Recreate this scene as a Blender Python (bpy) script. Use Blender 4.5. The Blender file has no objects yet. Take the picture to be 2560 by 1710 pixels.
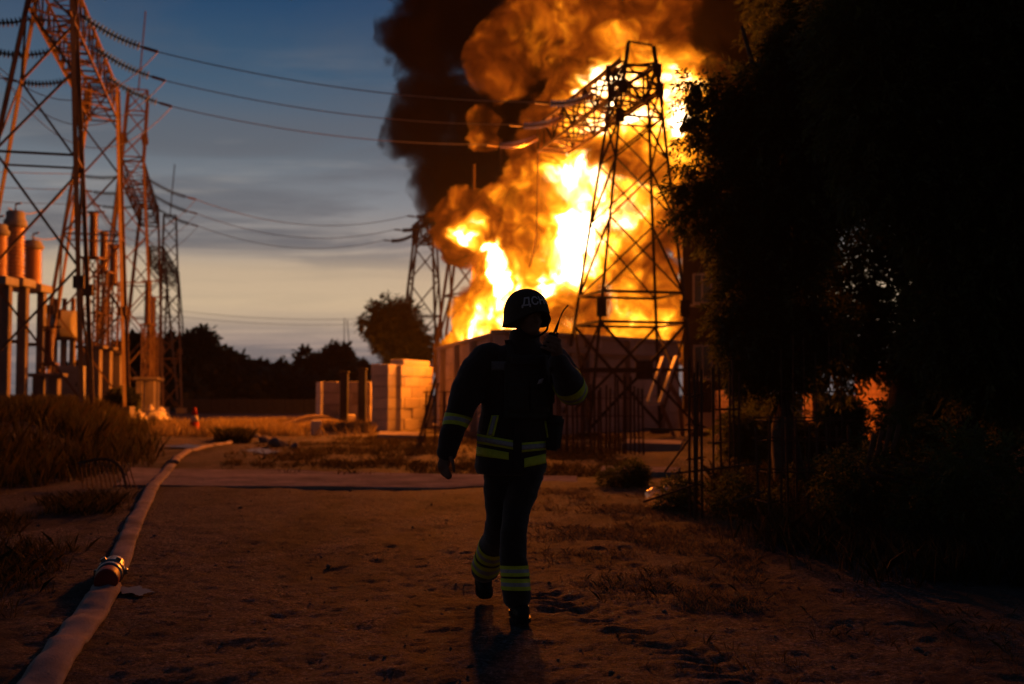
import bpy, bmesh, math, random
import numpy as np
from mathutils import Vector, Matrix, Euler, noise as mnoise
scene = bpy.context.scene
col = scene.collection
rng = random.Random(7)
nrg = np.random.default_rng(11)

# ------------------------------------------------------------------ camera
F = 2844.0                      # focal length in photo pixels (40 mm on a 36 mm sensor)
CAMH = 1.25
TILT = math.atan(130.0 / F)
cam_data = bpy.data.cameras.new('camera')
cam = bpy.data.objects.new('camera', cam_data)
col.objects.link(cam)
cam.location = (0, 0, CAMH)
cam.rotation_euler = (math.pi / 2 + TILT, 0, 0)
cam_data.lens = 40.0
cam_data.sensor_width = 36.0
cam_data.clip_start = 0.1
cam_data.clip_end = 3000
cam_data.dof.use_dof = True
cam_data.dof.focus_distance = 6.3
cam_data.dof.aperture_fstop = 2.0
scene.camera = cam
CT, ST = math.cos(TILT), math.sin(TILT)


def at(px, py, Y):
    """the point at depth Y that the photograph shows at pixel (px, py)"""
    x = (px - 1280.0) / F
    u = (855.0 - py) / F
    dy = CT - u * ST
    dz = ST + u * CT
    t = Y / dy
    return Vector((x * t, Y, CAMH + dz * t))


# ------------------------------------------------------------------ node helper
class NT:
    def __init__(self, nt):
        self.nt = nt
        nt.nodes.clear()

    def node(self, typ, **kw):
        n = self.nt.nodes.new(typ)
        for k, v in kw.items():
            setattr(n, k, v)
        return n

    def put(self, sock, v):
        if v is None:
            return
        if isinstance(v, bpy.types.NodeSocket):
            self.nt.links.new(v, sock)
        elif isinstance(v, (tuple, list, Vector)):
            v = tuple(v)
            if sock.type == 'RGBA' and len(v) == 3:
                v = v + (1.0,)
            sock.default_value = v
        else:
            sock.default_value = v

    def m(self, op, a, b=None, c=None, clamp=False):
        n = self.node('ShaderNodeMath', operation=op, use_clamp=clamp)
        for i, v in enumerate((a, b, c)):
            self.put(n.inputs[i], v)
        return n.outputs[0]

    def v(self, op, a, b=None, scale=None):
        n = self.node('ShaderNodeVectorMath', operation=op)
        self.put(n.inputs[0], a)
        self.put(n.inputs[1], b)
        if scale is not None:
            self.put(n.inputs['Scale'], scale)
        return n.outputs['Value'] if op in ('LENGTH', 'DOT_PRODUCT', 'DISTANCE') else n.outputs[0]

    def noise(self, vec, scale, detail=4, rough=0.55, dist=0.0, typ='FBM', out='Fac', lac=2.0):
        n = self.node('ShaderNodeTexNoise')
        n.noise_type = typ
        n.normalize = True if typ == 'FBM' else n.normalize
        self.put(n.inputs['Vector'], vec)
        self.put(n.inputs['Scale'], scale)
        self.put(n.inputs['Detail'], detail)
        self.put(n.inputs['Roughness'], rough)
        self.put(n.inputs['Lacunarity'], lac)
        self.put(n.inputs['Distortion'], dist)
        return n.outputs[out]

    def voronoi(self, vec, scale, feature='F1', out='Distance', rand=1.0):
        n = self.node('ShaderNodeTexVoronoi', feature=feature)
        self.put(n.inputs['Vector'], vec)
        self.put(n.inputs['Scale'], scale)
        self.put(n.inputs['Randomness'], rand)
        return n.outputs[out]

    def ramp(self, fac, stops, interp='LINEAR'):
        n = self.node('ShaderNodeValToRGB')
        cr = n.color_ramp
        cr.interpolation = interp
        while len(cr.elements) < len(stops):
            cr.elements.new(0.5)
        for e, (p, c) in zip(cr.elements, stops):
            e.position = p
            if not isinstance(c, (tuple, list)):
                c = (c, c, c)
            e.color = tuple(c) + ((1.0,) if len(c) == 3 else ())
        self.put(n.inputs[0], fac)
        return n.outputs[0]

    def mix(self, fac, a, b, blend='MIX'):
        n = self.node('ShaderNodeMix', data_type='RGBA', blend_type=blend)
        self.put(n.inputs[0], fac)
        self.put(n.inputs[6], a)
        self.put(n.inputs[7], b)
        return n.outputs[2]

    def maprange(self, v, a, b, c, d, clamp=True, interp='LINEAR'):
        n = self.node('ShaderNodeMapRange', clamp=clamp, interpolation_type=interp)
        for i, q in enumerate((v, a, b, c, d)):
            self.put(n.inputs[i], q)
        return n.outputs[0]

    def combine(self, x, y, z):
        n = self.node('ShaderNodeCombineXYZ')
        for i, q in enumerate((x, y, z)):
            self.put(n.inputs[i], q)
        return n.outputs[0]

    def sep(self, vec):
        n = self.node('ShaderNodeSeparateXYZ')
        self.put(n.inputs[0], vec)
        return n.outputs


# ------------------------------------------------------------------ sky (dusk, sun just under the horizon)
world = bpy.data.worlds.new('World')
scene.world = world
world.use_nodes = True
W = NT(world.node_tree)
g = W.node('ShaderNodeTexCoord').outputs['Generated']
sx, sy, sz = W.sep(g)[0:3]
elev = W.m('MULTIPLY', W.m('ARCSINE', sz), 180 / math.pi)            # degrees above the horizon
sky_col = W.ramp(W.maprange(elev, -2, 60, 0, 1), [
    (0.000, (0.10, 0.085, 0.085)),
    (0.048, (0.23, 0.18, 0.175)),
    (0.073, (0.40, 0.295, 0.245)),
    (0.103, (0.62, 0.455, 0.29)),
    (0.130, (0.55, 0.41, 0.275)),
    (0.152, (0.34, 0.295, 0.265)),
    (0.185, (0.22, 0.235, 0.255)),
    (0.226, (0.120, 0.150, 0.185)),
    (0.284, (0.046, 0.098, 0.165)),
    (0.339, (0.017, 0.060, 0.135)),
    (0.480, (0.010, 0.038, 0.095)),
    (1.000, (0.006, 0.020, 0.055))])
# streaky clouds on a flat layer overhead
inv = W.m('DIVIDE', 1.0, W.m('ADD', W.m('MAXIMUM', sz, 0.0), 0.06))
cp = W.combine(W.m('MULTIPLY', W.m('MULTIPLY', sx, inv), 1.0), W.m('MULTIPLY', W.m('MULTIPLY', sy, inv), 1.0), 0.0)
c1 = W.noise(W.v('MULTIPLY', cp, (0.50, 0.9, 1)), 1.35, 6, 0.58, 0.6)
band = W.ramp(W.maprange(elev, 0, 30, 0, 1), [(0.0, 0.9), (0.08, 0.7), (0.13, 0.1), (0.20, 0.15), (0.25, 1.0), (0.34, 0.8), (0.50, 0.3), (1.0, 0.18)])
cl = W.m('MULTIPLY', W.maprange(c1, 0.43, 0.58, 0, 1), band)
sky2 = W.mix(W.m('MULTIPLY', cl, 0.8), sky_col, (0.115, 0.118, 0.135))
lit = W.noise(W.v('MULTIPLY', cp, (0.55, 1.3, 1)), 1.9, 5, 0.6, 0.4)
litf = W.m('MULTIPLY', W.maprange(lit, 0.55, 0.75, 0, 1), W.ramp(W.maprange(elev, 0, 30, 0, 1), [(0.2, 0.0), (0.29, 0.8), (0.36, 0.5), (0.6, 0.0)]))
sky3 = W.mix(W.m('MULTIPLY', litf, 0.6), sky2, (0.42, 0.38, 0.34))
nish = W.node('ShaderNodeTexSky', sky_type='NISHITA')
nish.sun_disc = False
nish.sun_elevation = math.radians(-1.5)
nish.sun_rotation = math.radians(-25)
sky4 = W.mix(1.0, sky3, W.v('SCALE', nish.outputs[0], None, 0.004), 'ADD')
# darker away from the afterglow (behind the photographer)
back = W.maprange(sy, -0.6, 0.75, 0.26, 1.0)
sky5 = W.mix(1.0, sky4, W.combine(back, back, back), 'MULTIPLY')
bg = W.node('ShaderNodeBackground')
W.put(bg.inputs[0], sky5)
bg.inputs[1].default_value = 1.0
wo = W.node('ShaderNodeOutputWorld')
W.nt.links.new(bg.outputs[0], wo.inputs[0])

# ------------------------------------------------------------------ exposure and renderer
scene.view_settings.view_transform = 'Standard'
scene.view_settings.look = 'None'
scene.view_settings.exposure = 0.0
scene.view_settings.gamma = 1.0
scene.view_settings.use_curve_mapping = False
scene.render.engine = 'CYCLES'
cy = scene.cycles
cy.use_denoising = True
try:
    cy.denoiser = 'OPENIMAGEDENOISE'
except Exception:
    pass
cy.denoising_input_passes = 'RGB_ALBEDO_NORMAL'
cy.denoising_prefilter = 'ACCURATE'
cy.sample_clamp_indirect = 0.6
cy.max_bounces = 6
cy.diffuse_bounces = 2
cy.glossy_bounces = 1
cy.transmission_bounces = 2
cy.transparent_max_bounces = 24
cy.volume_bounces = 0
cy.volume_step_rate = 1.0
cy.volume_max_steps = 512
cy.caustics_reflective = False
cy.caustics_refractive = False


# ------------------------------------------------------------------ object helpers
def tag(o, label=None, cat=None, group=None, kind=None):
    if label:
        o['label'] = label
    if cat:
        o['category'] = cat
    if group:
        o['group'] = group
    if kind:
        o['kind'] = kind
    return o


def empty(name, loc=(0, 0, 0), label=None, cat=None, group=None, parent=None):
    o = bpy.data.objects.new(name, None)
    o.empty_display_size = 0.2
    col.objects.link(o)
    o.location = loc
    if parent:
        o.parent = parent
    return tag(o, label, cat, group)


def link(name, me, mat=None, parent=None, smooth=False):
    if mat is not None and len(me.materials) == 0:
        me.materials.append(mat)
    o = bpy.data.objects.new(name, me)
    col.objects.link(o)
    if parent is not None:
        o.parent = parent
    if smooth:
        me.polygons.foreach_set('use_smooth', [True] * len(me.polygons))
    return o


def mesh_from(name, V, Fc, mat=None, parent=None, smooth=False):
    me = bpy.data.meshes.new(name)
    me.from_pydata([tuple(v) for v in V], [], Fc)
    me.update()
    return link(name, me, mat, parent, smooth)


def fast_mesh(name, V, loops, sizes, mat=None, parent=None, colattr=None):
    """big meshes from numpy arrays"""
    me = bpy.data.meshes.new(name)
    V = np.asarray(V, np.float32)
    loops = np.asarray(loops, np.int32).ravel()
    sizes = np.asarray(sizes, np.int32)
    me.vertices.add(len(V))
    me.vertices.foreach_set('co', V.ravel())
    me.loops.add(len(loops))
    me.loops.foreach_set('vertex_index', loops)
    me.polygons.add(len(sizes))
    starts = np.concatenate(([0], np.cumsum(sizes)[:-1])).astype(np.int32)
    me.polygons.foreach_set('loop_start', starts)
    if colattr is not None:
        a = me.attributes.new('tint', 'FLOAT', 'POINT')
        a.data.foreach_set('value', np.asarray(colattr, np.float32))
    me.update(calc_edges=True)
    return link(name, me, mat, parent)


def principled(name, base=(0.5, 0.5, 0.5), rough=0.8, metal=0.0, spec=0.3):
    m = bpy.data.materials.new(name)
    m.use_nodes = True
    n = NT(m.node_tree)
    b = n.node('ShaderNodeBsdfPrincipled')
    out = n.node('ShaderNodeOutputMaterial')
    n.nt.links.new(b.outputs[0], out.inputs[0])
    n.put(b.inputs['Base Color'], base)
    b.inputs['Roughness'].default_value = rough
    b.inputs['Metallic'].default_value = metal
    b.inputs['Specular IOR Level'].default_value = spec
    return m, n, b


def noisy(name, c0, c1, scale=4.0, rough=0.85, bump=0.2, bscale=None, metal=0.0, spec=0.05, detail=5, coord='Object'):
    m, n, b = principled(name, c0, rough, metal, spec)
    tc = n.node('ShaderNodeTexCoord').outputs[coord]
    f = n.noise(tc, scale, detail, 0.62)
    n.put(b.inputs['Base Color'], n.mix(n.maprange(f, 0.32, 0.68, 0, 1), c0, c1))
    if bump:
        bn = n.node('ShaderNodeBump')
        bn.inputs['Strength'].default_value = bump
        bn.inputs['Distance'].default_value = 0.05
        n.put(bn.inputs['Height'], n.noise(tc, bscale or scale * 5, 4, 0.6))
        n.put(b.inputs['Normal'], bn.outputs[0])
    return m


# ------------------------------------------------------------------ terrain
def sstep(a, b, x):
    t = np.clip((x - a) / (b - a), 0, 1)
    return t * t * (3 - 2 * t)


def lattice_noise(x, y, seed):
    """smooth value noise on numpy arrays"""
    xi = np.floor(x).astype(np.int64)
    yi = np.floor(y).astype(np.int64)
    fx = x - xi
    fy = y - yi
    fx = fx * fx * (3 - 2 * fx)
    fy = fy * fy * (3 - 2 * fy)

    def h(a, b):
        v = (a * 374761393 + b * 668265263 + seed * 974634777) & 0xFFFFFFFF
        v = ((v ^ (v >> 13)) * 1274126177) & 0xFFFFFFFF
        return ((v ^ (v >> 16)) & 0xFFFF) / 65535.0
    return (h(xi, yi) * (1 - fx) + h(xi + 1, yi) * fx) * (1 - fy) + (h(xi, yi + 1) * (1 - fx) + h(xi + 1, yi + 1) * fx) * fy - 0.5


def fbm(x, y, sc, octv, seed, rough=0.5):
    a, s, amp = 0.0, sc, 1.0
    for i in range(octv):
        a = a + lattice_noise(x * s + 17.3 * i, y * s - 9.1 * i, seed + i) * amp
        s *= 2.03
        amp *= rough
    return a


FOOT = 0.0
TR0 = np.array([0.14, 7.4])
TR1 = np.array([1.5, 3.6])
TRD = (TR1 - TR0) / np.linalg.norm(TR1 - TR0)


def bank_edge(y):
    return -6.6 - np.maximum(0, y - 20) * 0.30


def base_height(x, y):
    e = bank_edge(y)
    h = 0.78 * sstep(0, -2.3, x - e) * sstep(7, 17, y) * (1 - sstep(62, 80, y))
    # sand heap by the low block wall
    h = h + 0.5 * np.exp(-(((x + 7.15) / 1.3) ** 2 + ((y - 41.5) / 1.4) ** 2))
    return h


def ground_h(x, y):
    x = np.asarray(x, float)
    y = np.asarray(y, float)
    near = 1 - sstep(22, 60, y)
    h = base_height(x, y)
    h = h + near * (0.050 * fbm(x, y, 0.45, 2, 3) + 0.030 * fbm(x, y, 1.7, 3, 5) + 0.015 * fbm(x, y, 6.0, 4, 9, 0.75) * (1 - sstep(9, 20, y)) + 0.010 * np.abs(fbm(x * 0.5, y, 12.0, 2, 13, 0.6)) * (1 - sstep(9, 14, y)))
    # trodden clods with flat backs
    c = fbm(x, y, 3.2, 2, 21)
    h = h + near * 0.006 * np.clip(c * 2.2, 0, 1) * (1 - sstep(12, 24, y))
    # the firefighter stands on level ground
    h = h - FOOT * np.exp(-((x - 0.03) ** 2 + (y - 6.5) ** 2) / 1.6)
    # tyre track with lugs
    rx, ry = x - TR0[0], y - TR0[1]
    s = rx * TRD[0] + ry * TRD[1]
    d = rx * -TRD[1] + ry * TRD[0]
    inside = sstep(0.23, 0.09, np.abs(d + 0.05 * fbm(x, y, 2.2, 2, 63))) * sstep(-0.2, 0.3, s) * sstep(4.4, 3.6, s)
    lug = 0.5 + 0.5 * np.sin((s + np.abs(d) * 0.7) * 2 * np.pi / 0.165)
    h = h + inside * (0.35 + 0.9 * np.clip(fbm(x, y, 1.3, 2, 61) + 0.5, 0, 1)) * (-0.014 + 0.019 * np.clip(lug * 1.5 - 0.2 + 0.7 * fbm(x, y, 9.0, 2, 62), 0, 1))
    return h


FOOT = float(ground_h(np.array([0.03]), np.array([6.35]))[0])


def gz(x, y):
    return float(ground_h(np.array([x]), np.array([y]))[0])


def on_ground(px, py, lift=0.0):
    """where the ray through a photo pixel meets the ground"""
    Y = F * CAMH / max(py - 985.0, 6.0)
    for _ in range(6):
        p = at(px, py, Y)
        z = float(base_height(np.array([p.x]), np.array([Y]))[0])
        Y = F * (CAMH - z) / max(py - 985.0, 4.0)
    p = at(px, py, Y)
    return Vector((p.x, p.y, gz(p.x, p.y) + lift))


def axis_grid(segments):
    out = [segments[0][0]]
    for a, b, st in segments:
        n = max(1, int(round((b - a) / st)))
        out += list(np.linspace(a, b, n + 1)[1:])
    return np.array(out)


gx = axis_grid([(-900, -120, 60), (-120, -30, 6), (-30, -9, 0.35), (-9, -3.6, 0.13), (-3.6, 3.8, 0.036), (3.8, 9, 0.13), (9, 30, 0.6), (30, 120, 6), (120, 900, 60)])
gy = axis_grid([(-60, -2, 6), (-2, 3.2, 0.6), (3.2, 9.5, 0.032), (9.5, 16, 0.07), (16, 30, 0.22), (30, 60, 0.5), (60, 140, 5), (140, 1400, 60)])
GX, GY = np.meshgrid(gx, gy)
GZ = ground_h(GX.ravel(), GY.ravel())
nx, ny = len(gx), len(gy)
ii = np.arange(nx - 1)[None, :] + (np.arange(ny - 1) * nx)[:, None]
quads = np.stack([ii, ii + 1, ii + 1 + nx, ii + nx], -1).reshape(-1, 4)


def ground_material():
    m, n, b = principled('packed_dirt', rough=0.85, spec=0.03)
    b.inputs['Diffuse Roughness'].default_value = 0.0
    P = n.node('ShaderNodeNewGeometry').outputs['Position']
    big = n.noise(P, 0.5, 4, 0.6)
    mid = n.noise(P, 3.0, 6, 0.65)
    fin = n.noise(P, 22.0, 5, 0.7)
    c = n.mix(n.maprange(n.m('ADD', n.m('MULTIPLY', mid, 0.6), n.m('MULTIPLY', big, 0.4)), 0.40, 0.62, 0, 1), (0.060, 0.053, 0.055), (0.18, 0.155, 0.15))
    c = n.mix(n.maprange(fin, 0.50, 0.62, 0, 0.7), c, (0.29, 0.24, 0.225))
    grit = n.noise(P, 48.0, 4, 0.7)
    c = n.mix(n.maprange(grit, 0.50, 0.41, 0, 0.9), c, (0.035, 0.031, 0.032))
    c = n.mix(n.maprange(grit, 0.55, 0.64, 0, 0.9), c, (0.42, 0.36, 0.33))
    worn = n.noise(n.v('MULTIPLY', P, (1.0, 0.35, 1.0)), 0.9, 5, 0.65, 0.6)
    c = n.mix(n.maprange(worn, 0.47, 0.58, 0, 0.8), c, (0.05, 0.043, 0.044))
    c = n.mix(n.maprange(big, 0.42, 0.62, 0, 0.5), c, (0.09, 0.08, 0.05))
    # sand where the heap lies and the dusty verge by the cone
    x, y, z = n.sep(P)[0:3]
    hx = n.m('DIVIDE', n.m('ADD', x, 7.15), 1.9)
    hy = n.m('DIVIDE', n.m('SUBTRACT', y, 41.5), 1.9)
    rr = n.m('ADD', n.m('MULTIPLY', hx, hx), n.m('MULTIPLY', hy, hy))
    sand = n.maprange(n.m('ADD', rr, n.m('MULTIPLY', mid, 0.6)), 0.9, 1.5, 1, 0)
    c = n.mix(sand, c, (0.17, 0.13, 0.085))
    n.put(b.inputs['Base Color'], c)
    bn = n.node('ShaderNodeBump')
    bn.inputs['Strength'].default_value = 0.9
    bn.inputs['Distance'].default_value = 0.055
    n.put(bn.inputs['Height'], n.m('ADD', n.m('MULTIPLY', n.noise(P, 14, 6, 0.75), 1.5), n.m('MULTIPLY', n.noise(P, 70, 4, 0.7), 0.6)))
    n.put(b.inputs['Normal'], bn.outputs[0])
    return m


ground = fast_mesh('ground', np.stack([GX.ravel(), GY.ravel(), GZ], -1), quads, np.full(len(quads), 4), ground_material())
ground.data.polygons.foreach_set('use_smooth', [True] * len(ground.data.polygons))
tag(ground, 'bare trodden dirt yard with clods and a tyre track', kind='structure')

M_concrete = noisy('concrete', (0.22, 0.20, 0.185), (0.36, 0.33, 0.30), 2.2, 0.9, 0.35, 14)
M_concrete_dark = noisy('weathered_concrete', (0.13, 0.118, 0.11), (0.24, 0.215, 0.20), 1.6, 0.92, 0.35, 12)
M_block = noisy('block_concrete', (0.36, 0.33, 0.29), (0.50, 0.46, 0.40), 1.4, 0.92, 0.3, 16)
M_slab = noisy('slab_concrete', (0.17, 0.145, 0.13), (0.40, 0.35, 0.31), 1.3, 0.95, 0.6, 9, spec=0.0)

UNIT = {}


def unit_box(chamfer=0.0):
    """unit cube with softened edges, shared by every block"""
    key = ('box', chamfer)
    if key not in UNIT:
        bm = bmesh.new()
        bmesh.ops.create_cube(bm, size=1.0)
        if chamfer:
            bmesh.ops.bevel(bm, geom=bm.edges[:], offset=chamfer, segments=1, affect='EDGES')
        me = bpy.data.meshes.new('block')
        bm.to_mesh(me)
        bm.free()
        UNIT[key] = me
    return UNIT[key]


def box_bm(bm, c, s, rot=None):
    M = Matrix.Translation(c) @ (rot.to_matrix().to_4x4() if rot else Matrix.Identity(4)) @ Matrix.Diagonal((*s, 1))
    return bmesh.ops.create_cube(bm, size=1.0, matrix=M)


def bm_obj(name, bm, mat, parent=None, bevel=0.0, smooth=False):
    if bevel:
        bmesh.ops.bevel(bm, geom=bm.edges[:], offset=bevel, segments=1, affect='EDGES')
    me = bpy.data.meshes.new(name)
    bm.to_mesh(me)
    bm.free()
    return link(name, me, mat, parent, smooth)


def slab(name, corners, top, thick, label):
    """a cast slab with a worn, slightly broken rim lying on the dirt; corners are ground points"""
    pts = []
    n = len(corners)
    for i in range(n):
        a, b = Vector(corners[i]), Vector(corners[(i + 1) % n])
        k = max(3, int((b - a).length / 0.35))
        for j in range(k):
            p = a.lerp(b, j / k)
            p += Vector((rng.uniform(-1, 1), rng.uniform(-1, 1), 0)) * 0.025
            pts.append(p)
    V = [(p.x, p.y, top + rng.uniform(-0.006, 0.006)) for p in pts] + [(p.x, p.y, top - thick) for p in pts]
    k = len(pts)
    Fc = [list(range(k)), list(range(2 * k - 1, k - 1, -1))]
    Fc += [[i, i + k, (i + 1) % k + k, (i + 1) % k] for i in range(k)]
    for f in (0,):
        Fc[f] = Fc[f]
    o = mesh_from(name, V, Fc, M_slab)
    me = o.data
    bm = bmesh.new()
    bm.from_mesh(me)
    bmesh.ops.recalc_face_normals(bm, faces=bm.faces[:])
    bm.to_mesh(me)
    bm.free()
    return tag(o, label, 'slab')


s1 = [on_ground(292, 1214), on_ground(1120, 1222), on_ground(1445, 1207), on_ground(1440, 1192), on_ground(1100, 1186), on_ground(700, 1178), on_ground(330, 1172)]
slab('concrete_slab', s1, 0.022, 0.2, 'long cracked concrete slab lying across the dirt track under the hose')
s2 = [on_ground(1498, 1192), on_ground(1690, 1194), on_ground(1700, 1181), on_ground(1505, 1178)]
slab('concrete_slab', s2, 0.09, 0.22, 'short concrete slab in the weeds between firefighter and rebar cages')
s3 = [on_ground(1555, 1124), on_ground(1700, 1128), on_ground(1705, 1117), on_ground(1560, 1113)]
slab('concrete_slab', s3, 0.16, 0.3, 'concrete slab at the foot of the lattice tower before the burning block wall')
s4 = [on_ground(945, 1098), on_ground(1060, 1103), on_ground(1062, 1092), on_ground(950, 1089)]
slab('concrete_slab', s4, 0.14, 0.3, 'thin pale concrete slab on the grass before the tall fire-lit block stack')

# puddles: wet sheen that mirrors the dusk sky
m_water, _n, _b = principled('puddle_water', (0.02, 0.018, 0.017), 0.45, 0, 0.35)


def puddle(pxs, label):
    c = sum((on_ground(*p) for p in pxs), Vector()) / len(pxs)
    pts = []
    k = len(pxs)
    for i in range(k):
        a, b = on_ground(*pxs[i]), on_ground(*pxs[(i + 1) % k])
        for j in range(5):
            p = a.lerp(b, j / 5)
            p += (p - c) * rng.uniform(-0.2, 0.2)
            pts.append(p)
    zt = max(gz(p.x, p.y) for p in pts + [c]) + 0.004
    V = [(c.x, c.y, zt)] + [(p.x, p.y, zt) for p in pts]
    Fc = [[0, i + 1, (i + 1) % len(pts) + 1] for i in range(len(pts))]
    o = mesh_from('puddle', V, Fc, m_water)
    return tag(o, label, kind='structure')


puddle([(402, 1118), (470, 1124), (525, 1118), (470, 1112)], 'shallow pale puddle beside the far end of the hose')
puddle([(605, 1128), (670, 1137), (705, 1132), (650, 1122)], 'shallow puddle right of the far hose end')
puddle([(292, 1480), (306, 1492), (330, 1489), (352, 1498), (384, 1486), (372, 1479), (356, 1477), (350, 1471), (318, 1474), (302, 1470)], 'wet patch leaking from the hose coupling')
# ------------------------------------------------------------------ lattice gantries
def steel_material():
    m, n, b = principled('galvanised_steel', rough=0.65, spec=0.2)
    tc = n.node('ShaderNodeTexCoord').outputs['Object']
    P = n.node('ShaderNodeNewGeometry').outputs['Position']
    f = n.noise(P, 1.7, 6, 0.65)
    g2 = n.noise(P, 9.0, 4, 0.6)
    c = n.mix(n.maprange(f, 0.42, 0.66, 0, 1), (0.165, 0.115, 0.072), (0.115, 0.065, 0.03))
    c = n.mix(n.maprange(g2, 0.5, 0.8, 0, 0.5), c, (0.09, 0.07, 0.055))
    n.put(b.inputs['Base Color'], c)
    return m


M_steel = steel_material()
M_silhouette = noisy('silhouette_steel', (0.022, 0.016, 0.012), (0.05, 0.034, 0.024), 3, 0.75, 0.1)  # steel darkened so firelit members read as silhouettes
M_rust = noisy('rusty_steel', (0.06, 0.032, 0.02), (0.14, 0.075, 0.045), 9, 0.85, 0.2)
M_cable = noisy('aluminium_cable', (0.22, 0.21, 0.20), (0.32, 0.31, 0.30), 3, 0.5, 0)
M_ceram = noisy('brown_glazed_porcelain', (0.055, 0.03, 0.02), (0.10, 0.055, 0.035), 4, 0.22, 0, spec=0.6)
M_glass_disc = noisy('green_grey_glass', (0.06, 0.07, 0.05), (0.11, 0.12, 0.09), 4, 0.2, 0, spec=0.6)
M_grey = noisy('grey_paint', (0.22, 0.215, 0.205), (0.33, 0.32, 0.30), 2.5, 0.6, 0.1)
M_dark = noisy('dark_paint', (0.03, 0.03, 0.032), (0.055, 0.055, 0.058), 4, 0.6, 0.1)


def angle_mesh():
    if 'angle' not in UNIT:
        t = 0.16
        prof = [(0, 0), (1, 0), (1, t), (t, t), (t, 1), (0, 1)]
        V = [(x - 0.35, y - 0.35, z) for z in (0, 1) for x, y in prof]
        Fc = [[i, (i + 1) % 6, (i + 1) % 6 + 6, i + 6] for i in range(6)]
        Fc += [[3, 2, 1, 0], [5, 4, 3, 0], [6, 7, 8, 9], [6, 9, 10, 11]]
        me = bpy.data.meshes.new('angle_bar')
        me.from_pydata(V, [], Fc)
        me.materials.append(M_steel)
        UNIT['angle'] = me
    return UNIT['angle']


def rod_mesh(mat, sides=8):
    key = ('rod', mat.name, sides)
    if key not in UNIT:
        V = [(0.5 * math.cos(2 * math.pi * i / sides), 0.5 * math.sin(2 * math.pi * i / sides), z) for z in (0, 1) for i in range(sides)]
        Fc = [[i, (i + 1) % sides, (i + 1) % sides + sides, i + sides] for i in range(sides)] + [list(range(sides - 1, -1, -1)), list(range(sides, 2 * sides))]
        me = bpy.data.meshes.new('bar')
        me.from_pydata(V, [], Fc)
        me.materials.append(mat)
        UNIT[key] = me
    return UNIT[key]


def between(p0, p1, w, w2=None, spin=0.0):
    d = Vector(p1) - Vector(p0)
    L = d.length
    z = d / L
    x = Vector((0, 0, 1)).cross(z)
    if x.length < 1e-4:
        x = Vector((1, 0, 0))
    x.normalize()
    y = z.cross(x)
    M = Matrix((x, y, z)).transposed().to_4x4()
    M.translation = Vector(p0)
    return M @ Matrix.Rotation(spin, 4, 'Z') @ Matrix.Diagonal((w, w2 or w, L, 1))


def strut(name, p0, p1, w, parent, me=None, spin=0.0):
    o = bpy.data.objects.new(name, me or angle_mesh())
    col.objects.link(o)
    o.parent = parent
    org = parent_world(parent)
    o.matrix_local = Matrix.Translation(-org) @ between(p0, p1, w, spin=spin)
    return o


ORG = {}


def parent_world(p):
    v = Vector((0, 0, 0))
    while p is not None:
        v = v + p.location
        p = p.parent
    return v


def box_truss(parent, A, B, w, wb, kind='column', x_from=0, min_panel=1.0, ratio=1.15, dense=False):
    """A, B: four corner points each (world). legs/chords run A->B, faces are braced."""
    corner = 'leg' if kind == 'column' else 'chord'
    for i in range(4):
        strut(corner, A[i], B[i], w, parent, spin=i * math.pi / 2)
    # panel stations
    L = (sum((b - a for a, b in zip(A, B)), Vector()) / 4).length
    ts, t = [0.0], 0.0
    while True:
        wid = ((A[0].lerp(B[0], t)) - (A[1].lerp(B[1], t))).length
        t += max(min_panel, wid * ratio) / L
        if t > 1 - 0.35 * max(min_panel, wid * ratio) / L:
            ts.append(1.0)
            break
        ts.append(t)
    for k in range(len(ts) - 1):
        for i in range(4):
            j = (i + 1) % 4
            a0, b0 = A[i].lerp(B[i], ts[k]), A[j].lerp(B[j], ts[k])
            a1, b1 = A[i].lerp(B[i], ts[k + 1]), A[j].lerp(B[j], ts[k + 1])
            if dense:
                strut('brace', a0, b1, wb, parent)
                strut('brace', b0, a1, wb, parent)
            elif (k + i) % 2 == 0:
                strut('brace', a0, b1, wb, parent)
            else:
                strut('brace', b0, a1, wb, parent)
            if kind == 'beam' or k in (1, len(ts) - 2):
                strut('brace', a1, b1, wb, parent)
    return ts


def rect(c, ax, ay, hx, hy):
    return [c + ax * hx + ay * hy, c - ax * hx + ay * hy, c - ax * hx - ay * hy, c + ax * hx - ay * hy]


DV = Vector((-0.265, 0.964, 0)).normalized()
EV = Vector((0.964, 0.265, 0)).normalized()


def piece(name, c, s, parent, mat):
    me = unit_box()
    o = bpy.data.objects.new(name, me)
    if not me.materials:
        me.materials.append(mat)
    col.objects.link(o)
    o.parent = parent
    o.location = c
    o.scale = s
    o.material_slots[0].link = 'OBJECT'
    o.material_slots[0].material = mat
    return o


def column_part(root, base, top, hb, ht, w=0.15, wb=0.075, hb2=None, feet=True, **kw):
    """one tapered lattice column under a gantry: the part is its footings and gusset plates"""
    A = rect(base, EV, DV, hb, hb2 or hb * 0.9)
    B = rect(top, EV, DV, ht, ht)
    c = empty('lattice_column', (0, 0, 0), parent=root)
    org = parent_world(c)
    for p in A if feet else ():
        piece('footing', p - org + Vector((0, 0, -0.1)), (0.55, 0.55, 0.5), c, M_concrete_dark)
    for i in range(4):
        piece('gusset', A[i].lerp(B[i], 0.30) - org, (0.30, 0.05, 0.34), c, M_steel)
    ts = box_truss(c, A, B, w, wb, 'column', **kw)
    return c, A, B


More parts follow.
